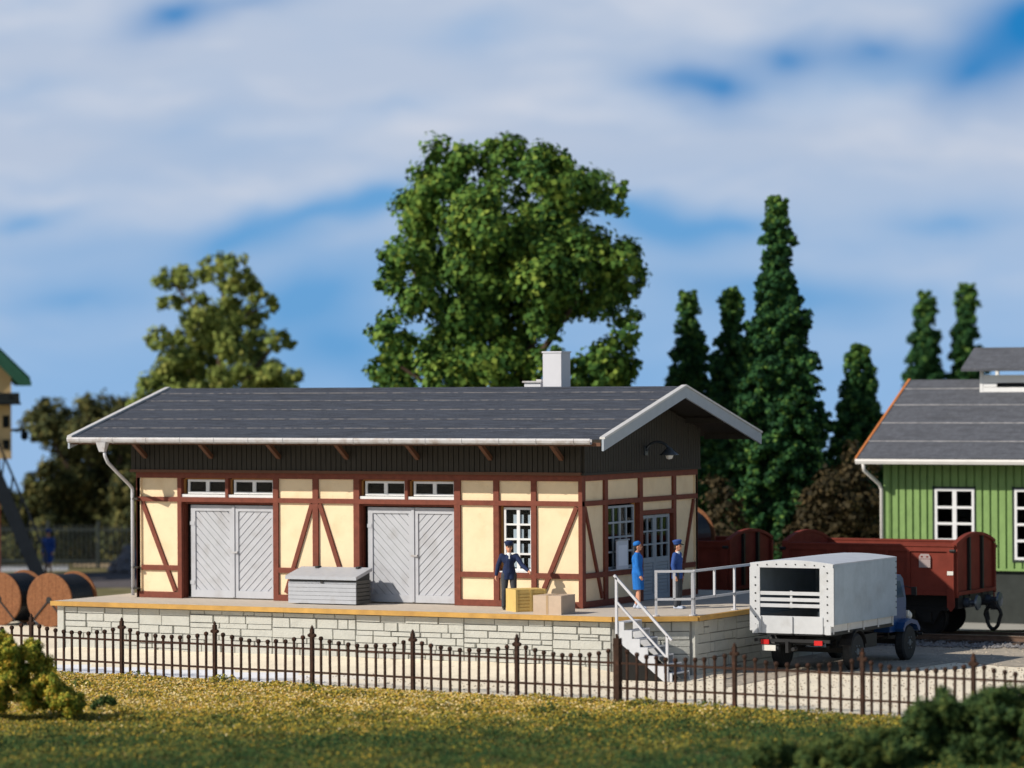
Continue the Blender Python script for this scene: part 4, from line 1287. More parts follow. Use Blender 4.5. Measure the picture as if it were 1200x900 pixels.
    for x in (xc - 1.55, xc + 1.55):
        bm = new(); tube(bm, [(x, ym - .8, .72), (x, ym + .8, .72)], .07, 10); ax = obj('axle', bm, M['wagonframe'], t)
        for y in (ym - .75, ym + .75):
            bm = new(); s = 1 if y > ym else -1
            lathe(bm, [(0, .07), (.14, .07), (.17, .03), (.40, .02), (.46, .05), (.46, -.06), (.51, -.07), (.50, -.09), (.2, -.05), (0, -.05)], (x, y, .715), (0, s, 0), 28); obj('wheel', bm, M['wagonframe'], t)
    for s, X in ((-1, x0), (1, x1)):
        for y in (ym - .87, ym + .87):
            bm = new(); lathe(bm, [(.13, .05), (.12, .20), (.07, .21), (.07, .40), (.22, .41), (.20, .46), (0, .48)], (X, y, 1.16), (s, 0, 0), 18); obj('buffer', bm, M['bufsteel'], t, False)
        bm = new()
        tube(bm, [(X, ym, 1.10), (X + s * .50, ym, 1.10)], .06, 8)
        ring = [(X + s * (.62 + .26 * math.sin(a)), ym + .0, .78 - .40 * math.cos(a) * (1.0)) for a in [PI * .12 * k for k in range(-7, 8)]]
        ring = [(X + s * (.56 + .24 * math.sin(a) * (1 if math.cos(a) > 0 else .8)), ym, .74 + (.30 if math.cos(a) > 0 else .36) * math.cos(a)) for a in [2 * PI * k / 18 for k in range(19)]]
        tube(bm, ring, .055, 6, cap=False)
        box(bm, (X + s * .50, ym - .05, .92), (X + s * .66, ym + .05, 1.16)); tube(bm, [(X + s * .36, ym, 1.08), (X + s * .44, ym, .62)], .035, 6)
        obj('coupling', bm, M['wagonframe'], t)
    return t


wagon(10.98, 16.1, 'oxide red open wagon with pale marking plate and arched end behind the truck', True)
wagon(3.9, 9.2, 'oxide red open wagon carrying a cable drum half hidden by the shed', False)


# ================================================================== CABLE DRUMS
def cable_drum(c, r, w, label, stand=True):
    """axis along Y, centre c"""
    cx, cyy, cz = c
    t = thing('cable_drum', (cx, cyy, cz - r), label, 'cable drum', 'wooden cable drums')
    for y in (cyy - w / 2, cyy + w / 2):
        bm = new(); lathe(bm, [(.07, -.035), (r - .02, -.035), (r, -.02), (r, .02), (r - .02, .035), (.07, .035)], (cx, y, cz), (0, 1, 0), 40)
        f = obj('flange', bm, M['drumwood'], t)
        s = -1 if y < cyy else 1
        bm = new()
        for k in range(5):      # seams between the flange boards
            a = (-.62 + .31 * k) * r; hh = math.sqrt(max(.01, (r - .05) ** 2 - a * a))
            box(bm, (cx + a - .006, y + s * .0352, cz - hh), (cx + a + .006, y + s * .0368, cz + hh))
        obj('board_seams', bm, mat('drum_seam', (.14, .05, .02), .9), f)
        bm = new(); lathe(bm, [(.10, .036), (.10, .05), (.055, .05)], (cx, y, cz), (0, s, 0), 12); obj('hub', bm, M['chassis'], f)
        if stand:
            for q in (-1, 1):
                bm = new(); beam(bm, (cx + q * .05, y + s * .052, cz - .06), (cx + q * .62, y + s * .052, cz - r * .80), .045, .03, (0, 1, 0)); obj('flange_strap', bm, M['chassis'], f)
    bm = new(); prof = []
    n = 10
    for k in range(n):
        h = -w / 2 + .04 + (w - .08) * k / n
        st = (w - .08) / n
        prof += [(r * .88, h + st * .05), (r * .91, h + st * .5), (r * .88, h + st * .95)]
    lathe(bm, prof, c, (0, 1, 0), 40); obj('wound_cable', bm, M['drumcable'], t, False)


cable_drum((-13.72, 8.3, .82), .82, 1.35, 'orange brown cable drum standing on sand, farther from the platform')
cable_drum((-11.86, 8.3, .82), .82, 1.35, 'orange brown cable drum standing on sand, partly hidden by the platform')
cable_drum((6.88, 12.5, 2.80), .95, 1.35, 'large cable drum loaded in the wagon beside the shed gable', False)


# ================================================================== GREEN SHED
def green_shed():
    x0, x1, yw, yb = 10.42, 24.0, 20.0, 27.8
    ZE2, ZR2, YR2 = 4.97, 7.34, 23.6
    Y0 = 19.15
    t = thing('green_shed', (16, 24, 0), 'green boarded engine shed with grey felt roof and white windows behind the wagons', 'shed')
    W = Wall((0, yw, 0), (1, 0, 0), (0, -1, 0)); WL = Wall((x0, 0, 0), (0, 1, 0), (-1, 0, 0))
    wins = [(12.05, 13.34), (14.60, 15.89), (17.15, 18.44), (19.7, 20.99)]
    zb, zt, wz0, wz1 = 1.64, 4.95, 1.93, 4.08
    # boarding pieces between and round the windows
    segs = []; u = x0
    for a, b in wins: segs.append((u, a)); u = b
    segs.append((u, x1))
    random.seed(4)

    def strips(bm, W, a, b, z0, z1):
        n = max(1, round((b - a) / .235)); w = (b - a) / n
        for i in range(n):
            W.box(bm, a + i * w + .03, a + (i + 1) * w - .03, -.02, .035, z0 + random.uniform(0, .02), z1)
        W.box(bm, a, b, -.10, -.018, z0 + .02, z1)
    bm = new()
    for a, b in segs: strips(bm, W, a, b, zb, zt)
    for a, b in wins: strips(bm, W, a, b, wz1, zt); strips(bm, W, a, b, zb, wz0)
    obj('board_wall', bm, M['shedgreen'], t)
    bm = new(); W.box(bm, x0, x1, -.01, .05, zb - .04, zb + .03); obj('base_board', bm, M['shedgreen'], t)
    bm = new()
    WL.box(bm, yw + .1, yb, -.10, -.0, zb, 4.95)
    prism(bm, [(x0 + .1, yw, 4.94), (x0 + .1, YR2, ZR2 - .25), (x0 + .1, yb, 4.94)], (-.1, 0, 0)); obj('board_wall', bm, M['shedgreen'], t)
    bm = new(); box(bm, (x1 - .1, yw + .1, zb), (x1, yb, 4.95)); box(bm, (x0 + .1, yb - .1, zb), (x1 - .1, yb, 4.95)); obj('board_wall', bm, M['shedgreen'], t)
    bm = new(); box(bm, (x0 + .08, yw + .08, 0), (x1 - .08, yb - .08, zb)); obj('plinth', bm, M['plinth'], t)
    bm = new(); box(bm, (x0 + .2, 22.5, zb + .01), (x1 - .2, 22.55, 5.0)); obj('inner_partition', bm, M['interior'], t)
    bm = new(); box(bm, (x0 - .02, yw - .06, zb), (x0 + .16, yw - .036, zt)); obj('corner_board', bm, M['shedgreen'], t)
    for a, b in wins:
        bm = new()
        W.box(bm, a - .06, a, -.05, .06, wz0 - .06, wz1 + .06); W.box(bm, b, b + .04, -.05, .06, wz0 - .06, wz1 + .06); W.box(bm, a, b, -.05, .06, wz1, wz1 + .05); W.box(bm, a, b, -.05, .06, wz0 - .06, wz0)
        obj('window_casing', bm, mat('shed_casing', (.03, .045, .035), .8), t)
        window(W, a + .01, b - .01, wz0 + .01, wz1 - .01, .02, 2, 4, .08, .075, 'window', M['winframe'], None, t)
    roof_slope(t, x0 - .55, x1 + .5, Y0, ZE2, YR2, ZR2, 5, M['shedroof'], M['shedseam'], [0, .21, .44, .67, .88, 1.0])
    roof_slope(t, x0 - .55, x1 + .5, yb + .85, ZE2, YR2, ZR2, 5, M['shedroof'], M['shedseam'], [0, .21, .44, .67, .88, 1.0])
    bm = new(); prism(bm, [(x0 - .63, Y0, ZE2 + .06), (x0 - .63, YR2, ZR2 + .06), (x0 - .63, YR2, ZR2 - .12), (x0 - .63, Y0, ZE2 - .12)], (.075, 0, 0)); obj('verge_board', bm, M['verge'], t)
    bm = new(); prism(bm, [(x0 - .63, yb + .85, ZE2 + .06), (x0 - .63, YR2, ZR2 + .06), (x0 - .63, YR2, ZR2 - .12), (x0 - .63, yb + .85, ZE2 - .12)], (.075, 0, 0)); obj('verge_board', bm, M['verge'], t)
    bm = new(); prism(bm, [(x0 - .58, Y0 - .10 + a, ZE2 - .06 + b) for a, b in ((0, .06), (-.03, 0), (0, -.09), (.06, -.09), (.09, 0), (.09, .05))], (x1 - x0 + 1.0, 0, 0)); obj('gutter', bm, M['shedgutter'], t)
    bm = new(); tube(bm, [(x0 - .35, Y0 - .05, ZE2 - .12), (x0 - .33, Y0 - .02, ZE2 - .34), (x0 - .1, yw - .20, ZE2 - .78), (x0 - .06, yw - .12, ZE2 - .95), (x0 - .06, yw - .12, .3)], .055, 8); obj('downpipe', bm, M['shedgutter'], t, True)
    # louvred roof vent astride the ridge
    vx0, vx1, vy0, vy1 = 12.45, 18.8, 22.85, 24.35
    bm = new()
    for x in (vx0, (vx0 + vx1) / 2, vx1 - .1):
        for y in (vy0, vy1 - .1): box(bm, (x, y, 6.6), (x + .1, y + .1, 7.72))
    box(bm, (vx0 + .1, vy0 + .01, 6.6), (vx1 - .1, vy0 + .06, 7.12)); box(bm, (vx0 + .1, vy1 - .06, 6.6), (vx1 - .1, vy1 - .01, 7.12))
    for y in (vy0 + .015, vy1 - .065):
        box(bm, (vx0 + .1, y, 7.26), (vx1 - .1, y + .05, 7.50))
        box(bm, (vx0 + .1, y, 7.13), (vx0 + .55, y + .05, 7.25))
    box(bm, (vx0, vy0 + .1, 6.6), (vx0 + .06, vy1 - .1, 7.12)); box(bm, (vx0, vy0 + .1, 7.26), (vx0 + .06, vy1 - .1, 7.50))
    v = obj('roof_vent', bm, M['winframe'], t)
    for s, ye in ((1, vy0 - .45), (-1, vy1 + .45)):
        bm = new(); ym = (vy0 + vy1) / 2
        prism(bm, [(vx0 - .45, ye, 7.62), (vx0 - .45, ym, 8.28), (vx0 - .45, ym, 8.36), (vx0 - .45, ye, 7.70)], (vx1 - vx0 + .9, 0, 0)); obj('vent_roof', bm, M['shedroof'], v)


green_shed()


# ================================================================== SIGNAL BOX (left edge)
def signal_box():
    """turned so that its gable end faces the standpoint"""
    o = px(13, 443, 140); o[2] = 0
    MX = Matrix.Translation(Vector(o)) @ Matrix.Rotation(-YAW + .165, 4, 'Z')
    t = thing('signal_box', tuple(o), 'cream signal box tower with dark green roof and dark iron stair', 'signal box')

    def put(name, bm, m, par=t):
        bm.transform(MX); return obj(name, bm, m, par if par is t else None) if par is t else sub(name, bm, m, par)

    def sub(name, bm, m, par):
        q = obj(name, bm, m); q.parent = par; q.matrix_parent_inverse = par.matrix_parent_inverse.copy(); q.matrix_parent_inverse = Matrix.Translation(-Vector(t.location)); q.matrix_parent_inverse = (Matrix.Translation(Vector(t.location)) @ par.matrix_parent_inverse).inverted() ; return q
    x0, x1, y0, y1 = -4.4, 0.0, 0.0, 4.2
    xm = (x0 + x1) / 2
    bm = new(); prism(bm, [(x0, y0, 4.58), (x1, y0, 4.58), (x1, y0, 7.95), (xm, y0, 10.1), (x0, y0, 7.95)], (0, y1, 0)); put('upper_wall', bm, M['boxwall'])
    bm = new(); box(bm, (x0 + .6, y0 + .4, 0), (x1 - .42, y1 - .4, 4.575)); put('lower_wall', bm, M['boxbrick'])
    for s in (-1, 1):
        xe = xm + s * 2.88
        bm = new(); prism(bm, [(xe, y0 - .7, 7.38), (xm, y0 - .7, 10.26), (xm, y0 - .7, 10.46), (xe, y0 - .7, 7.62)], (0, y1 - y0 + 1.4, 0)); put('roof_slope', bm, M['boxroof'])
        for yy in (y0 - .78, y1 + .72):
            bm = new(); prism(bm, [(xe + s * .04, yy, 7.30), (xe + s * .04, yy, 7.46), (xm, yy, 10.42), (xm, yy, 9.80), (xe - s * .38, yy, 7.30)], (0, .06, 0)); put('verge_board', bm, M['boxroof'])
        for yy, e in ((y0 - .45, 1),):
            bm = new(); prism(bm, [(xm + s * 2.55, yy, 6.60), (xm + s * 2.55, yy, 6.66), (xm + s * 2.1, yy, 7.0), (xm + s * 2.1, yy, 6.60)], (0, y1 - y0 + .9, 0)); put('skirt_roof', bm, M['boxdark'])
    bm = new(); prism(bm, [(x0 - .3, y0 - .62, 6.60), (x0 - .3, y0 - .62, 6.68), (x0 - .3, y0 - .003, 7.05), (x0 - .3, y0 - .003, 6.60)], (x1 - x0 + .6, 0, 0)); put('skirt_roof', bm, M['boxdark'])
    for z0, z1 in ((5.75, 6.2), (4.95, 5.3)):
        for xx in (x1 - .32, x1 - 1.2, x1 - 2.4):
            bm = new(); box(bm, (xx, y0 - .03, z0), (xx + .24, y0 + .02, z1)); put('window', bm, M['boxdark'])
    bm = new(); box(bm, (x1, y0 + .4, 5.6), (x1 + .5, y0 + .5, 5.7)); lathe(bm, [(0, -.2), (.14, -.1), (.14, .1), (0, .2)], (x1 + .5, y0 + .45, 5.44), (0, 0, 1), 10); put('bracket_lamp', bm, M['boxdark'])
    a, b = Vector((-.7, -.6, 4.5)), Vector((1.15, -.6, .05))
    d = (b - a); h = Vector((1, 0, 0)); n = Vector((0, 1, 0))
    for s in (-.40, .40):
        bm = new(); beam(bm, a + n * s + Vector((-.1, 0, -.05)), b + n * s + Vector((-.1, 0, -.05)), .50, .06, n); put('stair_stringer', bm, M['stairgrey'])
        bm = new(); beam(bm, a + n * s + Vector((.10, 0, .95)), b + n * s + Vector((.10, 0, .95)), .07, .05, n)
        for k in range(7):
            p = a + d * (k / 6) + n * s; beam(bm, p, p + Vector((.10, 0, .95)), .04, .04, n)
        put('stair_rail', bm, M['stairgrey'])
    for k in range(17):
        p = a + d * ((k + .5) / 17)
        bm = new(); box(bm, p + Vector((-.10, -.39, 0)), p + Vector((.10, .39, .04))); put('stair_tread', bm, M['stairgrey'])
    bm = new(); box(bm, (-2.6, -1.05, 4.46), (-.6, -.02, 4.56)); put('stair_landing', bm, M['stairgrey'])


signal_box()


def back_fence():
    t = thing('railing_fence', (-22, 38, 0), 'dark upright railing fence beneath the trees behind the signal box', 'fence')
    a, b = Vector((*px(-60, 660, 151)[:2], 0)), Vector((*px(175, 660, 149)[:2], 0)); d = b - a; tt = d.normalized(); nn = Vector((tt.y, -tt.x, 0))
    bm = new()
    for z in (.3, 1.55): beam(bm, a + Vector((0, 0, z)), b + Vector((0, 0, z)), .08, .05, nn)
    n = 46
    for k in range(n):
        p = a + d * (k / (n - 1)); beam(bm, p - Vector((0, 0, .1)), p + Vector((0, 0, 1.75)), .05, .04, nn)
    obj('railing_bars', bm, M['backfence'], t)
    for k in range(5):
        p = a + d * (k / 4); bm = new(); beam(bm, p - Vector((0, 0, .2)), p + Vector((0, 0, 1.9)), .12, .12, nn); obj('fence_post', bm, M['backfence'], t)


back_fence()


def heap(name, c, r, h, n, s, m, label, cat):
    random.seed(hash(name) % 1000 + int(c[0] * 7))
    bm = new()
    for _ in range(n):
        a = random.uniform(0, 2 * PI); q = math.sqrt(random.random()); z = h * (1 - q) * random.uniform(.3, 1)
        p = Vector((c[0] + math.cos(a) * q * r, c[1] + math.sin(a) * q * r, z + s * .4))
        mtx = Matrix.Translation(p) @ Quaternion(Vector((random.random(), random.random(), random.random() + .1)).normalized(), random.uniform(0, 6)).to_matrix().to_4x4() @ Matrix.Diagonal((random.uniform(.5, 1.2), random.uniform(.5, 1.2), random.uniform(.4, .9), 1))
        bmesh.ops.create_icosphere(bm, subdivisions=1, radius=s, matrix=mtx)
    lathe(bm, [(r * .9, 0), (r * .6, h * .45), (r * .2, h * .8), (0, h * .85)], (c[0], c[1], 0), (0, 0, 1), 14, close=False)
    o = obj(name, bm, m); tag(o, label, cat)


heap('rubble_heap', (17.3, 18.6, 0), 1.5, 1.35, 240, .15, M['rubble'], 'blue grey heap of rubble beside the green shed', 'heap')
heap('stone_heap', (*px(152, 660, 146.5)[:2], 0), .8, 1.2, 160, .16, mat('heap_stone', (.17, .17, .19), .9, .3, 4), 'grey stone heap at the foot of the dark railing fence', 'heap')


# ================================================================== PEOPLE
def fuse(name, caps, ells, vox, m, flat=None, smooth_it=2, rot=None):
    """one continuous surface out of tapered limbs and ellipsoids (voxel remesh), returned as mesh"""
    bm = new()
    for (p, rp, q, rq) in caps:
        p, q = Vector(p), Vector(q); n = 6
        tube(bm, [p + (q - p) * i / n for i in range(n + 1)], [rp + (rq - rp) * i / n for i in range(n + 1)], 12)
        for c, r in ((p, rp), (q, rq)): bmesh.ops.create_icosphere(bm, subdivisions=2, radius=r, matrix=Matrix.Translation(c))
    for (c, r, *e) in ells:
        R = e[0] if e else Matrix.Identity(3)
        bmesh.ops.create_icosphere(bm, subdivisions=3, radius=1, matrix=Matrix.Translation(Vector(c)) @ R.to_4x4() @ Matrix.Diagonal((*r, 1)))
    me = bpy.data.meshes.new(name); bm.to_mesh(me); bm.free()
    o = bpy.data.objects.new(name, me); COL.objects.link(o)
    md = o.modifiers.new('r', 'REMESH'); md.mode = 'VOXEL'; md.voxel_size = vox
    if smooth_it:
        s = o.modifiers.new('s', 'SMOOTH'); s.iterations = smooth_it; s.factor = .5
    dg = bpy.context.evaluated_depsgraph_get(); dg.update()
    out = bpy.data.meshes.new_from_object(o.evaluated_get(dg))
    bpy.data.objects.remove(o, do_unlink=True)
    out.name = name
    out.polygons.foreach_set('use_smooth', [True] * len(out.polygons))
    out.materials.clear()
    for q in (m if isinstance(m, (list, tuple)) else [m]): out.materials.append(q)
    return out


def hem(me, z):
    """cut a garment off level at height z"""
    bm = new(); bm.from_mesh(me)
    r = bmesh.ops.bisect_plane(bm, geom=bm.verts[:] + bm.edges[:] + bm.faces[:], plane_co=(0, 0, z), plane_no=(0, 0, 1), clear_inner=True)
    bmesh.ops.holes_fill(bm, edges=[e for e in bm.edges if e.is_boundary], sides=0)
    bm.to_mesh(me); bm.free()


def person(loc, rz, label, pose, jacket, trousers, shoes, cap=None, dress=False, hair=M['hair'], collar=True):
    """local frame: facing +X, left is +Y, feet at z=0, height about 1.76 m"""
    t = thing('person', loc, label, 'person')
    t.rotation_euler = (0, 0, rz)

    def put(name, me, par=t):
        o = bpy.data.objects.new(name, me); COL.objects.link(o); o.parent = par; return o
    hip = {s: Vector((0, s * .10, .90)) for s in (1, -1)}
    knee = {s: Vector(pose['knee'][s]) for s in (1, -1)}
    ank = {s: Vector(pose['ank'][s]) for s in (1, -1)}
    lean = Vector(pose.get('lean', (0, 0, 0)))
    pel = Vector((0, 0, .95)); wai = pel + Vector((0, 0, .13)) + lean * .3; che = Vector((0, 0, 1.30)) + lean * .8; nek = Vector((-.005, 0, 1.46)) + lean
    sh = {s: Vector((0, s * .185, 1.40)) + lean * .95 for s in (1, -1)}
    elb = {s: Vector(pose['elb'][s]) + lean for s in (1, -1)}
    wri = {s: Vector(pose['wri'][s]) + lean for s in (1, -1)}
    hd = nek + Vector((.025, 0, .155)) + Vector(pose.get('head', (0, 0, 0)))
    caps = [(pel, .115, wai, .10), (wai, .105, che, .13), (che, .12, nek - Vector((0, 0, .06)), .07), (nek - Vector((0, 0, .06)), .056, hd - Vector((.01, 0, .06)), .052)]
    for s in (1, -1):
        caps += [(hip[s], .085, knee[s], .052), (knee[s], .052, ank[s], .038), (sh[s], .052, elb[s], .040), (elb[s], .040, wri[s], .027)]
        caps += [(che + Vector((0, s * .06, 0)), .10, sh[s], .055), (pel + Vector((0, s * .06, 0)), .10, hip[s], .085)]
        f = ank[s]; caps += [(f + Vector((-.03, 0, -.045)), .036, f + Vector((.15, s * .01, -.055)), .03)]
        # hand: palm, four fingers of unequal length, thumb at the side
        d = (wri[s] - elb[s]).normalized(); pd = Vector(pose.get('palm', {}).get(s, (0, -s, 0))); side = d.cross(pd).normalized(); pd = side.cross(d).normalized()
        pal = wri[s] + d * .05
        caps += [(wri[s], .026, pal + d * .03, .030)]
        for k, ln in ((-1.5, .070), (-.5, .085), (.5, .080), (1.5, .062)):
            b0 = wri[s] + d * .085 + side * k * .019; b1 = b0 + (d * .8 + pd * .35).normalized() * ln * .55; b2 = b1 + (d * .45 + pd * .8).normalized() * ln * .45
            caps += [(b0 - d * .03, .0105, b1, .0095), (b1, .0095, b2, .008)]
        tb = wri[s] + d * .03 - side * .024; caps += [(tb, .013, tb + (d * .6 - side * .55 + pd * .4).normalized() * .06, .0095)]
    ells = [(hd, (.092, .074, .112)), (hd + Vector((.045, 0, -.055)), (.048, .052, .052)), (hd + Vector((.098, 0, -.012)), (.022, .014, .022)),
            (hd + Vector((-.005, .077, -.01)), (.018, .010, .030)), (hd + Vector((-.005, -.077, -.01)), (.018, .010, .030)), (hd + Vector((.084, 0, -.058)), (.012, .026, .009))]
    body = fuse('body', caps, ells, .011, [M['skin'], M['eye']], smooth_it=1)
    for p in body.polygons:
        c = p.center - hd
        for s in (1, -1):
            if c.x > .05 and abs(c.y - s * .032) < .016 and abs(c.z - .012) < .011: p.material_index = 1
    put('body', body)
    # clothes follow the body a little outside it
    jc = [(pel + Vector((0, 0, .02)), .145, wai, .130), (wai, .130, che, .150), (che, .142, nek - Vector((0, 0, .05)), .080)]
    for s in (1, -1):
        jc += [(sh[s], .072, elb[s], .060), (elb[s], .060, wri[s] - (wri[s] - elb[s]).normalized() * .015, .047), (che + Vector((0, s * .07, 0)), .118, sh[s], .074), (pel + Vector((0, s * .055, .0)), .125, wai + Vector((0, s * .05, 0)), .11)]
        jc += [(pel + Vector((0, s * .06, -.16 if not dress else -.1)), .128, pel + Vector((0, s * .05, .02)), .125)]
    if dress:
        for s in (1, -1): jc += [(pel + Vector((0, s * .05, 0)), .14, (knee[s] + Vector((0, -s * .03, .02))), .135)]
        jc += [(pel, .15, (knee[1] + knee[-1]) / 2 + Vector((0, 0, .02)), .15)]
    gm = fuse('dress' if dress else 'jacket', jc, [], .013, jacket)
    hem(gm, .50 if dress else .785)
    put('dress' if dress else 'jacket', gm)
    if not dress:
        tcaps = []
        for s in (1, -1):
            tcaps += [(pel + Vector((0, s * .05, -.06)), .115, hip[s] - Vector((0, 0, .05)), .105), (hip[s], .108, knee[s], .076), (knee[s], .076, ank[s] + Vector((0, 0, .0)), .066)]
        put('trousers', fuse('trousers', tcaps, [], .013, trousers))
        if collar: put('shirt_collar', fuse('shirt_collar', [(nek + Vector((.01, 0, -.06)), .074, nek + Vector((.015, 0, -.01)), .064), (che + Vector((.12, 0, .04)), .03, nek + Vector((.05, 0, -.05)), .035)], [], .013, M['shirt']))
    for s in (1, -1):
        f = ank[s]
        put('shoe', fuse('shoe', [(f + Vector((-.035, 0, -.045)), .046, f + Vector((.06, 0, -.045)), .044), (f + Vector((.06, 0, -.05)), .044, f + Vector((.165, s * .01, -.058)), .035), (f + Vector((-.01, 0, .01)), .046, f + Vector((-.01, 0, -.05)), .046)], [], .012, shoes))
    hm = fuse('hair', [], [(hd + Vector((-.022, 0, .03)), (.088, .083, .095)), (hd + Vector((-.055, 0, -.03)), (.05, .074, .075 if not dress else .10))], .011, hair)
    put('hair', hm)
    if cap:
        bm = new()
        lathe(bm, [(.088, -.005), (.100, .02), (.104, .055), (.125, .085), (.112, .115), (.05, .130), (0, .132)], hd + Vector((-.008, 0, .050)), (-.12, 0, 1), 24)
        c = put('cap', mesh_of(bm, 'cap', cap))
        bm = new()
        pts = [(.075 + .0, -.075)] + [(.075 + .085 * math.cos(a), .080 * math.sin(a)) for a in [PI * (-.5 + k / 8) for k in range(9)]] + [(.075, .075)]
        prism(bm, [hd + Vector((x, y, .062 - (x - .07) * .30)) for x, y in pts], (0, 0, .012))
        put('cap_peak', mesh_of(bm, 'cap_peak', M['black']), c)
    if dress:
        bm = new(); lathe(bm, [(.092, .0), (.100, .03), (.094, .075), (.06, .105), (0, .112)], hd + Vector((-.02, 0, .03)), (-.30, 0, 1), 22)
        put('hat', mesh_of(bm, 'hat', jacket))
    return t


def mesh_of(bm, name, m):
    bmesh.ops.recalc_face_normals(bm, faces=bm.faces[:])
    me = bpy.data.meshes.new(name); bm.to_mesh(me); bm.free(); me.materials.append(m)
    me.polygons.foreach_set('use_smooth', [True] * len(me.polygons))
    return me


STAND = dict(knee={1: (.03, .11, .49), -1: (.03, -.11, .49)}, ank={1: (0, .11, .09), -1: (0, -.11, .09)},
             elb={1: (-.04, .25, 1.13), -1: (-.04, -.25, 1.13)}, wri={1: (.03, .27, .87), -1: (.03, -.27, .87)})
PORTER = dict(STAND, lean=(.05, 0, -.01), elb={1: (.14, .33, 1.16), -1: (-.10, -.28, 1.15)}, wri={1: (.34, .47, 1.03), -1: (-.06, -.33, .90)}, palm={1: (0, 0, -1), -1: (0, 1, 0)},
              knee={1: (.06, .12, .49), -1: (.02, -.12, .49)}, ank={1: (.06, .13, .09), -1: (-.05, -.13, .09)})
WOMAN = dict(STAND, elb={1: (-.02, .22, 1.14), -1: (.02, -.22, 1.13)}, wri={1: (.08, .21, .90), -1: (.10, -.20, .88)}, knee={1: (.02, .07, .50), -1: (.04, -.07, .50)}, ank={1: (-.05, .08, .09), -1: (.05, -.08, .09)})
person((8.42, -1.02, PZ), math.radians(-58), 'porter in navy jacket and cap reaching over the yellow crate', PORTER, M['navy'], M['grey'], M['shoe'], M['navy'])
person((11.35, .55, PZ), math.radians(20), 'woman in bright blue dress and hat by the shed door', WOMAN, M['brightblue'], None, M['paleshoe'], None, True)
person((12.30, .95, PZ), math.radians(8), 'man in blue jacket and peaked cap behind the short railing', STAND, M['blue'], M['grey'], M['paleshoe'], M['blue'])
person((*[float(q) for q in px(57, 668, 144.5)[:2]], 0), math.radians(-80), 'distant figure in dark blue coat standing by the dark railing fence', WOMAN, M['midblue'], None, M['shoe'], M['midblue'], True)


# ================================================================== PLANTS
def cloud(lobes, per_m2, size, seed, jitter=.55, sub=.34, tone_mean=.5, tone_sd=.22, flat=1.0, aspect=.8):
    """leaf cloud: each lobe carries small leaf clusters, each cluster many leaves turned outwards at random"""
    g = np.random.default_rng(seed)
    C, Nn, T = [], [], []
    for (c, r) in lobes:
        nc = max(5, int(11 * (1 if r < .5 else (r / .5) ** .9)))
        for _ in range(nc):
            d = g.normal(size=3); d /= np.linalg.norm(d)
            cc = c + d * r * g.uniform(.45, 1.0); cr_ = r * sub * g.uniform(.7, 1.3)
            n = max(8, int(per_m2 * cr_ * cr_))
            e = g.normal(size=(n, 3)); e /= np.linalg.norm(e, axis=1, keepdims=True)
            p = cc + e * cr_ * g.uniform(.25, 1.1, size=(n, 1)) * np.array((1, 1, flat))
            C.append(p); Nn.append(e * .55 + d * .65 + g.normal(size=(n, 3)) * jitter * .62 + np.array((0, 0, .25)))
            T.append(np.clip(g.normal(tone_mean + g.normal() * .10, tone_sd, n), 0, 1))
    C = np.concatenate(C); Nn = np.concatenate(Nn); T = np.concatenate(T)
    S = g.uniform(.65, 1.3, len(C)) * size
    return C, Nn, S, T


def place_tree(name, base, label, cat, C, Nn, S, T, lm, trunk, group=None, aspect=.75, crown='crown'):
    t = thing(name, tuple(base), label, cat, group)
    me = quads_mesh(crown, C - np.array(base), Nn, S, T, lm, aspect, bend=.25)
    o = bpy.data.objects.new(crown, me); COL.objects.link(o); o.parent = t
    if trunk:
        bm = new()
        for pts, r0, r1 in trunk:
            k = len(pts); tube(bm, [Vector(p) - Vector(base) for p in pts], [r0 + (r1 - r0) * i / (k - 1) for i in range(k)], 8)
        me = bpy.data.meshes.new('trunk'); bmesh.ops.recalc_face_normals(bm, faces=bm.faces[:]); bm.to_mesh(me); bm.free(); me.materials.append(M['bark'])
        o = bpy.data.objects.new('trunk', me); COL.objects.link(o); o.parent = t
    return t


def lobes_px(lst, d, spread, seed, scale=1.0):
    g = np.random.default_rng(seed); out = []
    for (u, v, r) in lst:
        out.append((px(u, v, d + g.uniform(-spread, spread)), r * d / FPX * scale))
    return out


GREEN = leaf_mat('leaf_mid_green', [(.012, .042, .012), (.038, .10, .022), (.080, .165, .030), (.145, .235, .040), (.24, .31, .05)])
OLIVE = leaf_mat('leaf_olive', [(.060, .095, .028), (.125, .175, .044), (.195, .250, .060), (.25, .295, .070), (.31, .31, .075)])
DARK = leaf_mat('leaf_dark_olive', [(.024, .034, .018), (.055, .068, .028), (.095, .105, .038), (.17, .145, .045), (.19, .21, .07)])
FIR = leaf_mat('needle_green', [(.007, .026, .012), (.015, .058, .022), (.030, .10, .032), (.075, .17, .040), (.18, .29, .055)])
BROWN = leaf_mat('leaf_brown', [(.022, .020, .012), (.045, .036, .018), (.075, .055, .026), (.10, .07, .03)])
BUSHY = leaf_mat('leaf_yellow_green', [(.03, .07, .015), (.11, .17, .024), (.28, .32, .04), (.55, .46, .06), (.66, .40, .06)])
BUSHD = leaf_mat('leaf_blue_green', [(.018, .046, .018), (.044, .088, .028), (.090, .14, .038), (.19, .21, .05)])


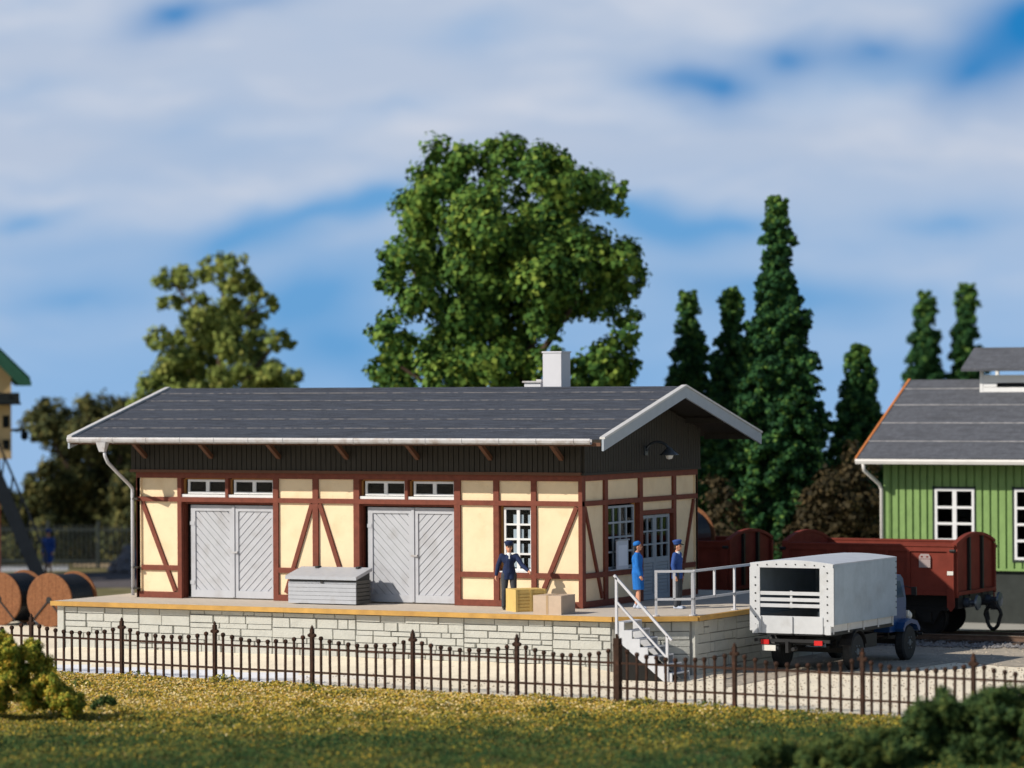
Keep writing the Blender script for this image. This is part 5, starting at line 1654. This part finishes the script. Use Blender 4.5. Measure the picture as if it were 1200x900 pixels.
def trees():
    D1 = 127.0
    big = [(520, 200, 38), (545, 184, 24), (592, 190, 32), (640, 202, 36), (668, 222, 34), (702, 226, 24), (720, 240, 16), (728, 222, 10), (492, 252, 34), (500, 225, 24), (470, 300, 28), (458, 330, 18),
           (515, 288, 40), (572, 258, 48), (622, 266, 46), (660, 286, 42), (700, 302, 36), (730, 306, 24), (738, 345, 16), (495, 345, 32), (540, 365, 38), (590, 345, 50), (572, 385, 26),
           (640, 330, 40), (460, 392, 26), (446, 428, 16), (472, 420, 24), (505, 420, 30), (535, 405, 34), (566, 425, 36), (612, 396, 30), (640, 372, 26), (660, 352, 30), (700, 345, 34), (720, 330, 22),
           (735, 372, 16), (712, 425, 30), (733, 405, 14), (705, 450, 30), (600, 440, 34), (645, 430, 22), (675, 440, 22), (545, 455, 34), (600, 300, 50), (560, 320, 46), (640, 300, 46), (448, 455, 18), (742, 300, 12), (444, 335, 6), (575, 168, 8), (640, 178, 10), (455, 440, 24), (480, 450, 26), (690, 440, 22), (722, 440, 24), (738, 430, 14), (742, 325, 18), (735, 390, 18), (520, 450, 28)]
    lb = lobes_px(big, D1, 2.6, 21)
    C, Nn, S, T = cloud(lb, 360, .108, 1, jitter=.7, sub=.43, tone_mean=.54, tone_sd=.24)
    b = px(595, 700, D1); b[2] = 0
    tr = [([b, px(592, 600, D1), px(588, 500, D1), px(580, 420, D1), px(572, 330, D1), px(575, 240, D1)], .42, .07), ([px(588, 510, D1), px(610, 450, D1 - .8), px(650, 390, D1 - 1), px(690, 330, D1 - 1)], .20, .05),
          ([px(590, 520, D1), px(560, 440, D1 + .7), px(515, 370, D1 + .8), px(480, 310, D1 + 1)], .20, .05), ([px(592, 470, D1), px(625, 400, D1 + 1), px(640, 300, D1 + 1), px(650, 240, D1 + 1)], .16, .04),
          ([px(590, 540, D1), px(640, 480, D1), px(700, 440, D1)], .14, .05), ([px(588, 530, D1), px(530, 470, D1), px(470, 430, D1)], .14, .05)]
    place_tree('broadleaf_tree', b, 'tall dense mid green tree rising behind the shed chimney', 'tree', C, Nn, S, T, GREEN, tr, aspect=.85)
    D2 = 146.0
    ol = [(196, 328, 15), (215, 325, 16), (238, 318, 13), (255, 312, 14), (278, 316, 18), (275, 340, 20), (290, 335, 14), (303, 348, 10), (192, 352, 9), (210, 354, 11), (230, 352, 12), (235, 372, 20), (262, 370, 20), (285, 365, 18), (305, 372, 11),
          (322, 360, 5), (318, 352, 7), (246, 395, 24), (215, 405, 18), (190, 396, 15), (177, 400, 8), (270, 400, 24), (298, 396, 18), (318, 400, 12), (330, 398, 11), (340, 403, 6), (205, 430, 24), (186, 440, 16), (235, 432, 26), (266, 432, 24), (295, 428, 22), (318, 440, 18), (340, 445, 14), (350, 440, 8),
          (180, 460, 20), (215, 462, 28), (260, 462, 28), (310, 465, 28), (345, 465, 16), (165, 475, 14), (240, 495, 34), (290, 495, 34), (200, 495, 28), (330, 495, 26)]
    C, Nn, S, T = cloud(lobes_px(ol, D2, 1.6, 5, 1.02), 620, .105, 2, jitter=.8, sub=.42, tone_mean=.6, tone_sd=.2)
    b = px(262, 690, D2); b[2] = 0
    tr = [([b, px(262, 560, D2), px(260, 480, D2), px(258, 400, D2), px(262, 330, D2)], .34, .05), ([px(260, 500, D2), px(220, 430, D2), px(195, 395, D2)], .14, .04), ([px(260, 490, D2), px(300, 430, D2), px(328, 398, D2)], .14, .04), ([px(260, 420, D2), px(235, 370, D2), px(205, 335, D2)], .11, .03), ([px(260, 420, D2), px(285, 370, D2), px(318, 356, D2)], .10, .03)]
    place_tree('broadleaf_tree', b, 'airy olive green tree with sky gaps above the shed roof end', 'tree', C, Nn, S, T, OLIVE, tr)
    D3 = 154.0
    dk = [(45, 488, 16), (60, 490, 18), (38, 502, 13), (78, 494, 16), (100, 474, 12), (104, 486, 18), (128, 478, 16), (140, 485, 16), (65, 515, 18), (95, 512, 22), (125, 508, 24), (150, 510, 20), (50, 512, 14), (78, 535, 18), (108, 540, 26), (140, 540, 26), (55, 548, 12), (60, 560, 18), (38, 566, 12), (88, 565, 24),
          (120, 570, 28), (150, 570, 24), (40, 580, 14), (62, 590, 22), (92, 598, 28), (128, 602, 28), (155, 600, 22), (30, 610, 10), (50, 620, 16), (80, 628, 26), (112, 634, 26), (145, 634, 24), (15, 600, 20), (5, 630, 24), (28, 640, 22), (30, 612, 16), (-10, 600, 22), (5, 655, 18), (100, 655, 22), (60, 650, 16), (140, 655, 20), (170, 560, 20), (170, 600, 22), (170, 520, 16)]
    C, Nn, S, T = cloud(lobes_px(dk, D3, 1.8, 6, 1.08), 420, .105, 3, jitter=.8, sub=.50, tone_mean=.45, tone_sd=.22)
    b = px(112, 690, D3); b[2] = 0
    tr = [([b, px(112, 620, D3), px(108, 560, D3), px(104, 490, D3)], .30, .05), ([px(110, 600, D3), px(75, 540, D3), px(52, 495, D3)], .14, .04), ([px(110, 600, D3), px(140, 540, D3), px(146, 490, D3)], .14, .04)]
    place_tree('broadleaf_tree', b, 'dark brownish olive tree between the signal box and the goods shed', 'tree', C, Nn, S, T, DARK, tr)


trees()


def conifer(u, v_top, v_base, prof, d, label, seed, dens=1.0):
    """prof: (v, half width in photo px). Whorls of tufted branches drooping from a straight trunk, ragged, with gaps."""
    g = np.random.default_rng(seed)
    s = d / FPX
    top = px(u, v_top, d); base = top.copy(); base[2] = 0.0; zt = top[2]
    vs = np.array([p[0] for p in prof], float); hw = np.array([p[1] for p in prof], float) * .94
    lob = []; tr = [([tuple(base), (base[0], base[1], zt * .5), (base[0], base[1], zt - .15)], .20 * min(1, zt / 10) + .05, .02)]
    v = v_top + 2
    while v < v_base:
        Rr = np.interp(v, vs, hw) * s * g.uniform(.83, 1.10)
        step = (4.7 + 3.4 * Rr) / (s * 34)
        nb = max(4, int(2.4 + Rr * 4.8 * dens)); a0 = g.uniform(0, 7)
        lob.append((np.array((base[0], base[1], zt - (v - v_top) * s)), max(.12, Rr * .42)))
        for k in range(nb):
            if g.uniform() < .17 and Rr > .45: continue
            a = a0 + 2 * PI * (k + g.uniform(-.3, .3)) / nb
            rr = Rr * g.uniform(.70, 1.10); zk = zt - (v - v_top + g.uniform(-.4, .6) * step) * s
            c = np.array((base[0] + math.cos(a) * rr * .80, base[1] + math.sin(a) * rr * .80, zk))
            r0 = min(.34, .10 + .17 * rr) * g.uniform(.75, 1.25)
            lob.append((c, r0)); 
            if rr > .5:
                for q in (.45, .98): lob.append((np.array((base[0] + math.cos(a) * rr * q, base[1] + math.sin(a) * rr * q, zk + (.72 - q) * .30 * rr)), r0 * (.8 if q < .6 else .62)))
                tr.append(([(base[0], base[1], zk + .25 * rr), tuple(c)], .03, .012))
        v += step
    C, Nn, S, T = cloud(lob, 1150, .060, seed, jitter=.75, sub=.46, tone_mean=.42, tone_sd=.22, flat=.75)
    T = np.clip(T + .35 * np.clip(1 - (zt - C[:, 2]) / 1.6, 0, 1), 0, 1)      # lighter tone towards the tip
    return place_tree('conifer', base, label, 'tree', C, Nn, S, T, FIR, tr, 'narrow conifers behind the yard', aspect=1.3)


conifer(806, 344, 700, [(344, 9), (352, 12), (372, 14), (400, 20), (450, 28), (520, 36), (600, 40), (700, 34)], 133, 'slim conifer directly behind the gable peak of the goods shed', 31)
conifer(857, 339, 700, [(339, 10), (350, 13), (380, 16), (410, 23), (460, 32), (520, 42), (600, 46), (700, 40)], 131, 'slim conifer between the gable peak and the tallest conifer', 32)
conifer(910, 232, 700, [(232, 8), (245, 13), (270, 18), (305, 24), (312, 20), (345, 33), (380, 40), (430, 50), (480, 60), (560, 66), (640, 62), (700, 54)], 127, 'tallest conifer, standing clear above all its neighbours', 33, dens=1.05)
conifer(1007, 405, 700, [(405, 11), (418, 16), (440, 19), (470, 26), (520, 40), (580, 46), (700, 42)], 133, 'lowest conifer, right next to the green shed roof end', 34)
conifer(1084, 344, 690, [(344, 9), (355, 13), (390, 16), (420, 23), (450, 30), (560, 36), (690, 36)], 150, 'conifer above the green shed roof, round tipped, away from the roof vent', 35)
conifer(1133, 334, 690, [(334, 12), (350, 14), (390, 16), (420, 22), (450, 26), (560, 34), (690, 34)], 150, 'conifer above the green shed roof, flat tipped, close to the roof vent', 36)


def bush(u, v, lob, d, lm, label, seed, size=.09, dens=320, spread=.8, tone=.45, name='bush', gz_=0.0, sub=.42):
    C, Nn, S, T = cloud(lobes_px(lob, d, spread, seed), dens, size, seed, jitter=.8, sub=sub, tone_mean=tone, tone_sd=.22)
    keep = C[:, 2] > gz_ - .05
    b = px(u, v, d); b[2] = gz_
    return place_tree(name, b, label, 'bush', C[keep], Nn[keep], S[keep], T[keep], lm, None, None, crown='foliage')


bush(985, 680, [(985, 555, 20), (1000, 570, 26), (970, 575, 24), (1015, 590, 24), (955, 600, 24), (985, 600, 34), (1025, 620, 26), (945, 625, 24), (975, 640, 34), (1010, 650, 34), (1035, 650, 20), (1000, 530, 14), (1012, 548, 16), (930, 650, 20)], 124, BROWN, 'brown shrub beneath the conifers beside the green shed', 41, .10, 300)
bush(845, 690, [(838, 575, 16), (850, 590, 18), (835, 605, 20), (860, 612, 18), (845, 630, 24), (870, 640, 20), (825, 640, 20), (850, 660, 24)], 122, BROWN, 'brown green shrub between the shed gable and the conifers', 42, .10, 300)
def mound(u0, u1, top, vb, n, rmin, rmax, seed):
    """random clumps filling the space under an uneven top line"""
    g = np.random.default_rng(seed); us = np.array([p[0] for p in top], float); vs = np.array([p[1] for p in top], float); out = []
    while len(out) < n:
        u = g.uniform(u0, u1); vt = np.interp(u, us, vs); r = g.uniform(rmin, rmax)
        if vt + r * .8 > vb: continue
        out.append((u, vt + r * .8 + (vb - vt - r * .8) * g.uniform(0, 1) ** 1.5, r))
    return out


bush(30, 815, mound(-70, 90, [(-70, 742), (-20, 738), (8, 740), (24, 750), (40, 744), (52, 768), (64, 792), (78, 808), (90, 816)], 826, 110, 6, 13, 5), 82.5, BUSHY, 'yellow green bush in front of the fence end by the drums', 43, .034, 9000, .5, .55, sub=.50)
bush(128, 822, mound(110, 136, [(110, 820), (122, 812), (136, 820)], 827, 12, 3, 5, 6), 82.0, BUSHD, 'small dark green tuft beside the yellow green bush', 45, .030, 9000, .15, .5, sub=.5)
bush(1140, 895, mound(1035, 1265, [(1035, 880), (1055, 845), (1080, 818), (1105, 806), (1125, 822), (1150, 818), (1170, 800), (1195, 806), (1265, 800)], 925, 170, 9, 19, 7), 72.5, BUSHD, 'dark green bush low in front of the fence near the truck', 44, .034, 7000, .9, .46, sub=.50)
bush(960, 905, mound(860, 1050, [(860, 900), (890, 872), (915, 862), (940, 878), (970, 858), (1000, 866), (1030, 850), (1050, 868)], 925, 90, 7, 14, 8), 71.5, BUSHD, 'low green shrub in front of the fence beside the dark bush', 46, .032, 7000, .7, .58, sub=.50)


bush(70, 664, mound(-60, 190, [(-60, 585), (0, 570), (40, 575), (80, 560), (130, 565), (190, 560)], 664, 120, 14, 24, 9), 156, DARK, 'dark overgrown hedge behind the railing fence under the brownish tree', 47, .115, 240, 1.2, .36, sub=.50)


def grass():
    """mixed turf flock in front of the fence; nobody could count it"""
    g = np.random.default_rng(77)
    n = 620000
    d = g.uniform(64, 99, n); l = g.uniform(-14.5, 13.5, n)
    x = CAM[0] + fwd2.x * d + rgt2.x * l; y = CAM[1] + fwd2.y * d + rgt2.y * l
    k = y < (-7.25 - .125 * (x + 2.5)) + .12 - .16 * np.abs(np.sin(x * 3.1) * np.sin(x * 1.3)); x, y, d, l = x[k], y[k], d[k], l[k]
    n = len(x)
    # lumps: several octaves of smooth value noise by summed sines
    def nz(fx, s):
        r = np.random.default_rng(s); a = np.zeros(n)
        for _ in range(10):
            th = r.uniform(0, 2 * PI); f = fx * r.uniform(.6, 1.5); a += np.sin((x * math.cos(th) + y * math.sin(th)) * f + r.uniform(0, 7))
        return a / 4.5
    big, mid_, fine = nz(1.1, 1), nz(3.0, 2), nz(7.0, 3)
    near = np.clip((86.0 - d + .22 * np.clip(l, 0, 14)) / 9.0, 0, 1)  # the strip by the fence is dry and yellow, the rest greener
    tuft = np.clip(.8 * mid_ + .5 * fine - .15, 0, 1.6)           # dark green cushions among the flock
    lump = .06 + .05 * np.clip(mid_, -1, 1.5) + .20 * near * tuft
    z = .02 + g.uniform(0, 1, n) * np.clip(lump + .10 * np.clip(tuft - .4, 0, 1) * (1 - near), .02, .5)
    tone = np.clip(.78 - .50 * near - .48 * np.clip(tuft - .30, 0, 1.2) + .20 * np.clip(big, -1.2, 1.2) * (.4 + .6 * near) + .10 * fine - .08 * big + g.normal(0, .19, n), 0, 1)
    C = np.stack([x, y, z], 1); Nn = np.stack([g.normal(0, .6, n), g.normal(0, .6, n) - .25, np.full(n, .8)], 1)
    S = g.uniform(.016, .042, n) * (1 - .15 * near)
    lm = leaf_mat('turf_flock', [(.014, .050, .020), (.038, .088, .026), (.080, .115, .032), (.17, .165, .040), (.44, .35, .048), (.58, .33, .048), (.78, .64, .34)], .9, .15)
    me = quads_mesh('grass', C, Nn, S, tone, lm, .8, bend=.2)
    o = bpy.data.objects.new('grass', me); COL.objects.link(o)
    tag(o, 'yellow and green turf covering the lawn', None, None, 'stuff')


grass()
